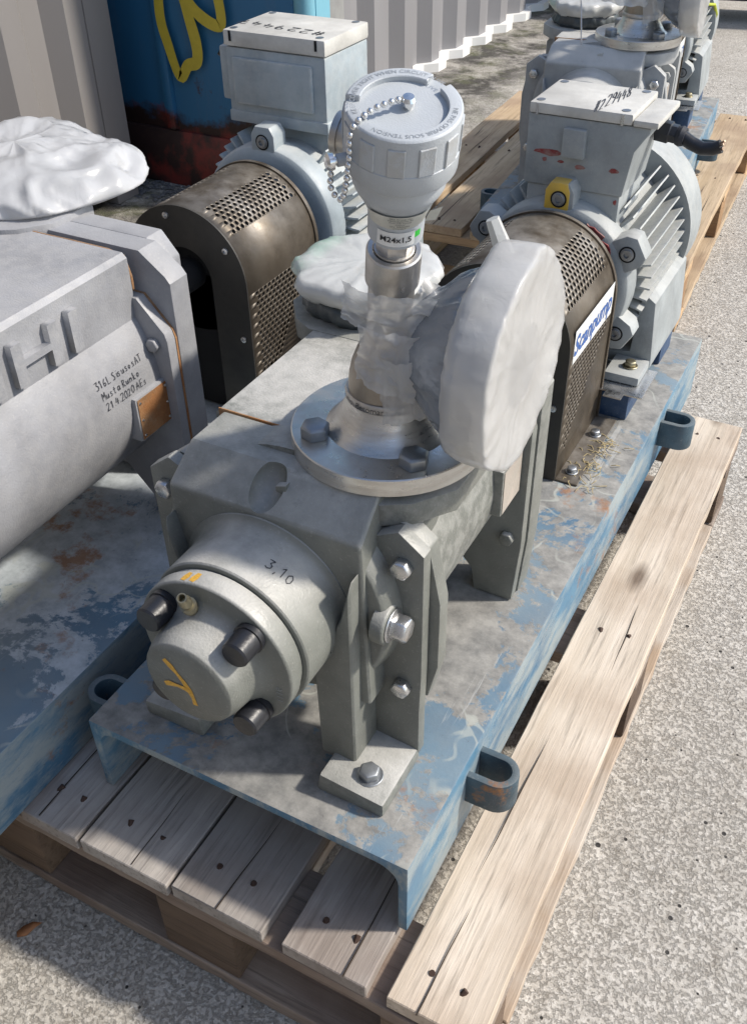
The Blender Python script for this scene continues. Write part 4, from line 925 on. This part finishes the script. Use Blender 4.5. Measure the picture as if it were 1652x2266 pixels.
# ================================================================== farthest pump set
FZ = -.013
V = thing('pump_set', 'farthest grey pump set at top right, its motor cut by the frame edge', 'pump set', (-.2105, 1.606, FZ), R(5.29), 'motor-driven pump sets')
DL = -.115
base_frame(V, 0, .40, 0, 1.185+DL, 0, .1025, 'plate_far', [(1, .165), (1, .84+DL), (-1, .165)])
pump(V, AX, AZ, 0, DL, 1.0, 'pump_far')
OP2, KS2, EL2 = outlet(V, AX, 0, .334)
guard(V, AX, AZ, .660+DL, .852+DL, .108, 0, sticker=True, theta=(28, 62))
MV = motor(V, AX+.003, AZ-.004, .866+DL, 0, 1.0, 'motor', box=(.139, .288, .902+DL, 1.024+DL, .335, .450, .434))
MB().tube([(.32, .93, .275-.0), (.345, .90+DL+.2, .265), (.352, .93+DL+.2, .235), (.345, .95+DL+.2, .205)], .004, 8).build('earth_cable', 'cable_yg', MV)
rd = thing('wire_rod', 'thin bent wire rod leaning on the farthest pump beside its flange', 'rod', (-.07, 1.74, .30))
MB(T(.07, -1.74, -.30)).tube([(-.055, 1.742, .325), (-.075, 1.775, .395), (-.088, 1.80, .44), (-.080, 1.80, .447), (-.07, 1.80, .445)], .0018, 8).build('rod', 'steel', rd)

# ================================================================== left pump set
LX, LZ = -.272, .225
WL = thing('pump_set', 'left pump set with raised cast letters along its grey pump barrel', 'pump set', group='motor-driven pump sets')
base_frame(WL, -.49, -.060, -.50, 1.22, -.008, .1075, 'plate_left', [])
PL, F1, ZPL = pump(WL, LX, LZ, -.325, .272, 1.14, 'pump_left', zt=-.008, letters_on=True, zplat=.388)
guard(WL, LX, LZ, .605, .800, .107, -.008, theta=(16, 50))
ML = motor(WL, LX, LZ, .822, -.008, 1.03, 'motor_left', ears=(90, 210, 330), box=(-.368, -.186, .886, 1.022, .362, .500, .476), cowl='motor_left', foot_h=.06, shim=False, box_kind=1)
xs = LX+.113*1.14+.0008
letters('cast_letters', 'SIHI', 'pump_left', PL, lambda x, y, z: Vector((xs+.004+z, .250+x*1.62, .3385+y)), .070, align='RIGHT', extrude=.0045, bold=.0010, spacing=1.08)
rb = .134*1.14
def barrel(yc, zc, slope=-.0):
    def fn(x, y, z=0):
        a = math.asin(max(-1, min(1, (zc-LZ)/rb)))+y/rb; return Vector((LX+(rb+.0008)*math.cos(a), yc+x, LZ+(rb+.0008)*math.sin(a)))
    return fn
for j, (tx, dx) in enumerate((('316L SisusosAT', 0), ('Musta Runko', .004), ('21.4.2020 AEs', .006))):
    scrawl('handwriting', tx, 'ink', PL, barrel(.236+dx, .264-.0145*j), .0095, .0062, .0011, seed=11+j)
MB().box(LX+.10, LX+rb+.006, .283, .346, LZ-.058, LZ+.004).build('nameplate_pad', 'pump_left', PL, .003)
MB().box(LX+rb+.0061, LX+rb+.0069, .286, .343, LZ-.055, LZ+.001).build('nameplate', 'rust', PL)
for yy in (.290, .339):
    for zz in (LZ-.050, LZ-.028, LZ-.004): MB().ball((LX+rb+.0069, yy, zz), .002, 8, 4).build('rivet', 'bright_bolt', PL)
MB().tube([(LX-.10, .347, ZPL-.0016), (LX+.0, .3452, ZPL-.0014), (LX+.04, .3462, ZPL-.0015), (LX+.10, .346, ZPL-.0016), (LX+.122, .347, ZPL-.0055), (LX+.1283, .347, ZPL-.03), (LX+.1285, .347, ZPL-.046)], .0020, 6).build('joint_seam', 'rust', PL)
MB().prism([(.352, LZ+.062), (.358, LZ+.078), (.365, LZ+.058), (.372, LZ+.020), (.366, LZ+.012), (.360, LZ+.035)], LX+.150, LX+.1655, 'x').build('rust_scab', 'rust', PL) if False else None
MB().tube([(-.392, .955, .440), (-.405, .950, .446), (-.418, .945, .456)], .0135, 14).build('cable', 'black_plastic', ML)
for i, (x, y) in enumerate(((.012, .012), (.17, .012))): pass
scrawl('handwriting', '#229447', 'ink', ML, lambda x, y: Vector((-.205-x, .930-y*.9-x*-.12, .5005)), .026, .0235, .0034, seed=9)

# ------------------------------------------------------------------ plastic covers
def crease(p, sc, off=0.):
    q = Vector(p)*sc+Vector((off, off*.6, off*1.7)); return 1-2.2*min(abs(noise.noise(q)), abs(noise.noise(q*1.7+Vector((3.1, 7.7, 1.3)))))
def wrinkle(obj, amp, sc, off=0, keep=None, aniso=(1, 1, 1)):
    for v in obj.data.vertices:
        p = Vector(v.co); q = Vector((p.x*aniso[0], p.y*aniso[1], p.z*aniso[2]))
        d = (abs(nz3(q, sc, off))*1.6-.35)*amp+nz3(q, sc*2.7, off+5)*amp*.35
        c = Vector(keep) if keep else Vector((0, 0, 0)); n = (p-c).normalized() if (p-c).length > 1e-6 else Vector((0, 0, 1)); v.co = p+n*d
    obj.data.update()
def disc_cover(name, label, cx, cy, cz, M0, seed, mat='film_disc'):
    o = thing(name, label, 'plastic cover', M0 @ Vector((cx, cy, cz)), 0, 'plastic covers on the flanges'); K = o.matrix_basis.inverted() @ M0 if False else Matrix.Translation(-(M0 @ Vector((cx, cy, cz)))) @ M0
    E = K @ frame((cx, cy, cz), (1, 0, 0))
    rg = random.Random(seed)
    pk = [(rg.uniform(0, 6.28), rg.uniform(.01, .05)) for _ in range(5)]
    def rf(a, h):
        return 1+.010*math.sin(3*a+seed)+.010*math.sin(7*a+1.3)+.006*math.sin(13*a+h*60)
    prof = [(.0905, .002), (.0910, .006), (.0915, .010), (.0917, .015), (.0918, .020), (.0917, .0315), (.0912, .0338), (.0895, .0350), (.085, .0353), (.078, .0353), (.07, .0353), (.061, .0353), (.05, .0353), (.040, .0353), (.03, .0353), (.020, .0353), (.012, .0353), (.0005, .0353)]
    fm = MB(E).lathe([(.078, -.009), (.086, -.006), (.0895, -.002)]+prof, 150, rf=rf).build('film', mat, o, recalc=True, ang=50)
    for v in fm.data.vertices:
        p = E.inverted() @ v.co; a = math.atan2(p.y, p.x); r = math.hypot(p.x, p.y)
        if r > .05:
            p.z += .0026*crease((p.x, p.y, 0), 26, seed)*min(1, r/.05)-.0016
            up = max(0, math.cos(a-1.35)); p.x *= 1+.09*up**24; p.y *= 1+.09*up**24
            dn = max(0, math.cos(a+1.45)); p.x *= 1+.05*dn**14; p.y *= 1+.05*dn**14
        p.z += (.0018*nz3((p.x, p.y, 0), 22, seed)+.0014*abs(nz3((p.x, p.y, 0), 55, seed+2)))*(1 if r < .09 else .4)-.0022*math.exp(-((r-.052)/.016)**2)
        if r > .084: q_ = 1+.012*crease((math.cos(a)*.5, math.sin(a)*.5, p.z*2.2), 7, seed)-.006+.003*nz3((math.cos(a)*17, math.sin(a)*17, p.z*60), 1, seed); p.x *= q_; p.y *= q_
        v.co = E @ p
    tp = MB(E).lathe([(.0400, -.060), (.047, -.052), (.052, -.044), (.060, -.034), (.067, -.024), (.072, -.014), (.076, -.006), (.076, .0), (.074, .004)], 120).build('tape', 'tape', o, ang=180)
    for v in tp.data.vertices:
        p = E.inverted() @ v.co; a = math.atan2(p.y, p.x); r = math.hypot(p.x, p.y)
        d = 1+.07*(abs(math.sin(7*a+p.z*45+seed))-.5)*math.exp(-((p.z+.02)/.03)**2)+.085*crease((math.cos(a)*.5, math.sin(a)*.5, p.z*5+math.sin(a*2)*.1), 5.5, seed)-.045+.02*crease((math.cos(a), math.sin(a), p.z*9), 7, seed)
        p.x *= d; p.y *= d; v.co = E @ p
    return o
C1 = disc_cover('plastic_cover', 'big white plastic-wrapped disc taped over the side flange of the nearest pump', EL[0]+.094, EL[1], EL[2], Matrix(), 3)
MVm = Matrix.Translation((-.2105, 1.606, FZ)) @ Matrix.Rotation(R(5.29), 4, 'Z')
C2 = disc_cover('plastic_cover', 'white plastic wrap over the side flange of the farthest pump, at top edge', EL2[0]+.094, EL2[1], EL2[2], MVm, 5)

def flap(name, par, pts, mat, amp, seed, div=26):
    """loose film over a quad a,b,c,d: gently bulging, creased, with slightly torn edges"""
    a, b, c, d = [Vector(p) for p in pts]; n = div; nr = (b-a).cross(d-a).normalized(); vs = []
    for j in range(n+1):
        for i in range(n+1):
            s_, t = i/n, j/n; tt = t+(.10*nz3((s_*2.3, seed, 0), 1)+.03*nz3((s_*9, seed, 2), 1))*(t-.5)*2; ss = s_+(.08*nz3((t*2.1, seed, 5), 1))*(s_-.5)*2
            p = (a*(1-ss)+b*ss)*(1-tt)+(d*(1-ss)+c*ss)*tt
            vs.append(p+nr*(amp*math.sin(PI*s_)+amp*.75*crease((s_, t, seed*.37), 2.1)+amp*.25*crease((s_, t, seed*.71), 5.3)))
    return MB().add(vs, [(j*(n+1)+i, j*(n+1)+i+1, (j+1)*(n+1)+i+1, (j+1)*(n+1)+i) for j in range(n) for i in range(n)]).build(name, mat, par, recalc=False, ang=180)
off = -C1.location
sh_ = lambda L: [tuple(Vector(p)+off) for p in L]
ex, ey, ez = EL
flap('loose_film', C1, sh_([(ex-.026, ey-.030, ez+.030), (ex+.058, ey-.018, ez+.022), (ex+.060, ey-.024, ez+.064), (ex-.020, ey-.038, ez+.070)]), 'film_clear', .012, 2)
flap('loose_film', C1, sh_([(ex+.035, ey-.002, ez+.060), (ex+.10, ey+.014, ez+.022), (ex+.10, ey-.004, ez+.012), (ex+.02, ey-.034, ez+.020)]), 'film', .010, 5)
flap('loose_film', C1, sh_([(ex-.006, ey-.044, ez-.022), (ex+.050, ey-.046, ez-.030), (ex+.052, ey-.040, ez+.030), (ex-.004, ey-.042, ez+.030)]), 'film_clear', .007, 8)
flap('loose_film', C1, sh_([(ex+.018, ey-.044, ez-.062), (ex+.060, ey-.038, ez-.046), (ex+.055, ey-.044, ez+.010), (ex+.012, ey-.046, ez+.005)]), 'film_clear', .006, 11)
MB().tube(sh_([(ex+.085, ey+.055, ez+.060), (ex+.078, ey+.053, ez+.080), (ex+.070, ey+.052, ez+.098)]), [.010, .0075, .006], 6).build('tied_end', 'film_dirty', C1)
off2 = -C2.location
mvp = lambda L: [tuple((MVm @ Vector(p))+off2) for p in L]
flap('loose_film', C2, mvp([(ex-.12, ey-.045, ez-.012), (ex+.02, ey-.045, ez-.030), (ex+.05, ey-.04, ez+.05), (ex-.12, ey-.06, ez+.05)]), 'film', .016, 21)
flap('loose_film', C2, mvp([(ex+.012, ey-.046, ez-.066), (ex+.052, ey-.040, ez-.048), (ex+.05, ey-.046, ez+.03), (ex+.0, ey-.05, ez+.03)]), 'film_clear', .010, 24)

def top_cover(label, loc, r, h, mat, seed, tape=True, squash=(1, 1), M0=Matrix(), neck=.062):
    o = thing('plastic_cover', label, 'plastic cover', M0 @ Vector(loc), 0, 'plastic covers on the flanges')
    rg = random.Random(seed); ph = [rg.uniform(0, 6.28) for _ in range(4)]
    rf = lambda a, hh: .97*math.cos(PI/8)/math.cos((a+ph[0]) % (PI/4)-PI/8)+.012*math.sin(5*a+ph[1])+.012*math.sin(11*a+ph[2])
    prof = [(r*.80, -h*.95), (r*.86, -h*.8), (r*.97, -h*.55), (r*1.03, -h*.3), (r*1.0, -h*.08), (r*.96, -.001), (r*.88, .0005), (r*.78, .001), (r*.66, .001), (r*.53, .0015), (r*.40, .0015), (r*.27, .0015), (r*.13, .001), (.0005, .001)]
    fm = MB().lathe(prof, 120, rf=rf).build('film', mat, o, ang=60)
    for v in fm.data.vertices:
        p = v.co; rr2 = math.hypot(p.x, p.y); e = .0055*crease((p.x, p.y, p.z), 17, seed)-.003+.0016*crease((p.x, p.y, p.z), 47, seed+1)
        n = Vector((p.x, p.y, 0)).normalized() if rr2 > .01 else Vector((0, 0, 1))
        p += (n*e if p.z < -.004 else Vector((0, 0, e*.6))); p.x *= squash[0]; p.y *= squash[1]; v.co = p
    if tape:
        tp = MB().lathe([(neck, -h*1.65), (neck*1.12, -h*1.5), (neck*1.25, -h*1.2), (r*.84, -h*.9), (r*.82, -h*.8)], 80, rf=lambda a, hh: 1+.03*math.sin(9*a+hh*90)+.02*math.sin(23*a)).build('tape', 'tape_dark', o, ang=180)
    return o
nxr = -.078
top_cover('white plastic wrap with a green edge over the rear nozzle of the nearest pump', (AX+nxr-.006, .455, .386), .090, .034, 'film_dirty', 2)
top_cover('green-edged white wrap over the rear nozzle of the farthest pump', (AX+nxr, .455+DL, .386), .085, .034, 'film_dirty', 9, M0=MVm)
# big loose bag on the left pump
bg_ = thing('plastic_cover', 'large glossy white plastic bag bunched over the left pump nozzle', 'plastic cover', (LX-.150, .470, ZPL+.006), 0, 'plastic covers on the flanges')
prof = [(.160*math.cos(PI/2*i/26)**.6 if i < 26 else .0005, .040*math.sin(PI/2*i/26)) for i in range(27)]
bm_ = MB().lathe([(.150, -.005)]+prof, 170, rf=lambda a, h: 1+.03*math.sin(3*a+1)+.02*math.sin(7*a)).build('film', 'film_bag', bg_, ang=180)
for v in bm_.data.vertices:
    p = v.co; e = .016*nz3((p.x, p.y, p.z), 9, 3)+.015*crease((p.x, p.y, p.z), 9.5, 4)-.007+.005*crease((p.x, p.y, p.z), 24, 9); n = Vector((p.x*.6, p.y*.6, p.z+.05)).normalized(); v.co = p+n*e
MB().lathe([(.09, -.03), (.10, -.004), (.09, .002)], 50).build('tape', 'tape_dark', bg_)

# ------------------------------------------------------------------ loose bits on the ground
def pebble(x, y, r, seed, label, cat='stone', name='stone', mat='stone'):
    mb = MB().ball((0, 0, r*.3), r, 9, 6, (1, 1, .6)); o = mb.build(name, mat, None)
    for v in o.data.vertices: v.co = Vector(v.co)*(1+.35*nz3(v.co, 1/r*.8, seed))
    o.location = (x, y, GZ); tag(o, label, cat); return o
pebble(.632, .995, .012, 1, 'larger dark stone on the concrete beside the right pump frame end')
pebble(.660, .93, .009, 2, 'smaller dark stone on the concrete near the frame end')
lf = MB().add([(-.010, -.004, .004), (.0, -.006, .001), (.012, -.003, .003), (.022, .0, .001), (.012, .005, .005), (.0, .007, .003), (-.009, .005, .001)], [(0, 1, 5, 6), (1, 2, 4, 5), (2, 3, 4)]).build('leaf', 'leaf'); lf.modifiers.new('thickness', 'SOLIDIFY').thickness = .0006
lf.location = (-.055, -.135, GZ+.001); lf.rotation_euler = (0, 0, R(60)); tag(lf, 'small orange-brown dry leaf on the shaded concrete at bottom left', 'leaf')
gr = MB(); rg = random.Random(12)
for i in range(420):
    x, y = rg.uniform(-1.75, -1.15), rg.uniform(1.86, 2.0); r = rg.uniform(.004, .012)
    gr.lathe([(.0003, 0), (r*rg.uniform(.7, 1.2), r*.4), (.0003, r*rg.uniform(.7, 1.1))], 5, T(x, y, GZ-.001))
o = gr.build('gravel', 'stone', ang=20); tag(o, 'grey gravel along the foot of the blue panel', 'gravel', None, 'stuff')
stw = MB(); rg = random.Random(3)
for i in range(60):
    x, y = rg.gauss(.348, .012), rg.uniform(.66, .80); a = rg.uniform(0, 6.28); l_ = rg.uniform(.008, .025)
    stw.tube([(x, y, .002), (x+l_*.5*math.cos(a), y+l_*.5*math.sin(a), .005), (x+l_*math.cos(a+.4), y+l_*math.sin(a+.4), .002)], .0006, 4)
o = stw.build('straw', 'straw'); tag(o, 'dry straw litter along the foot of the right guard', 'straw', None, 'stuff')
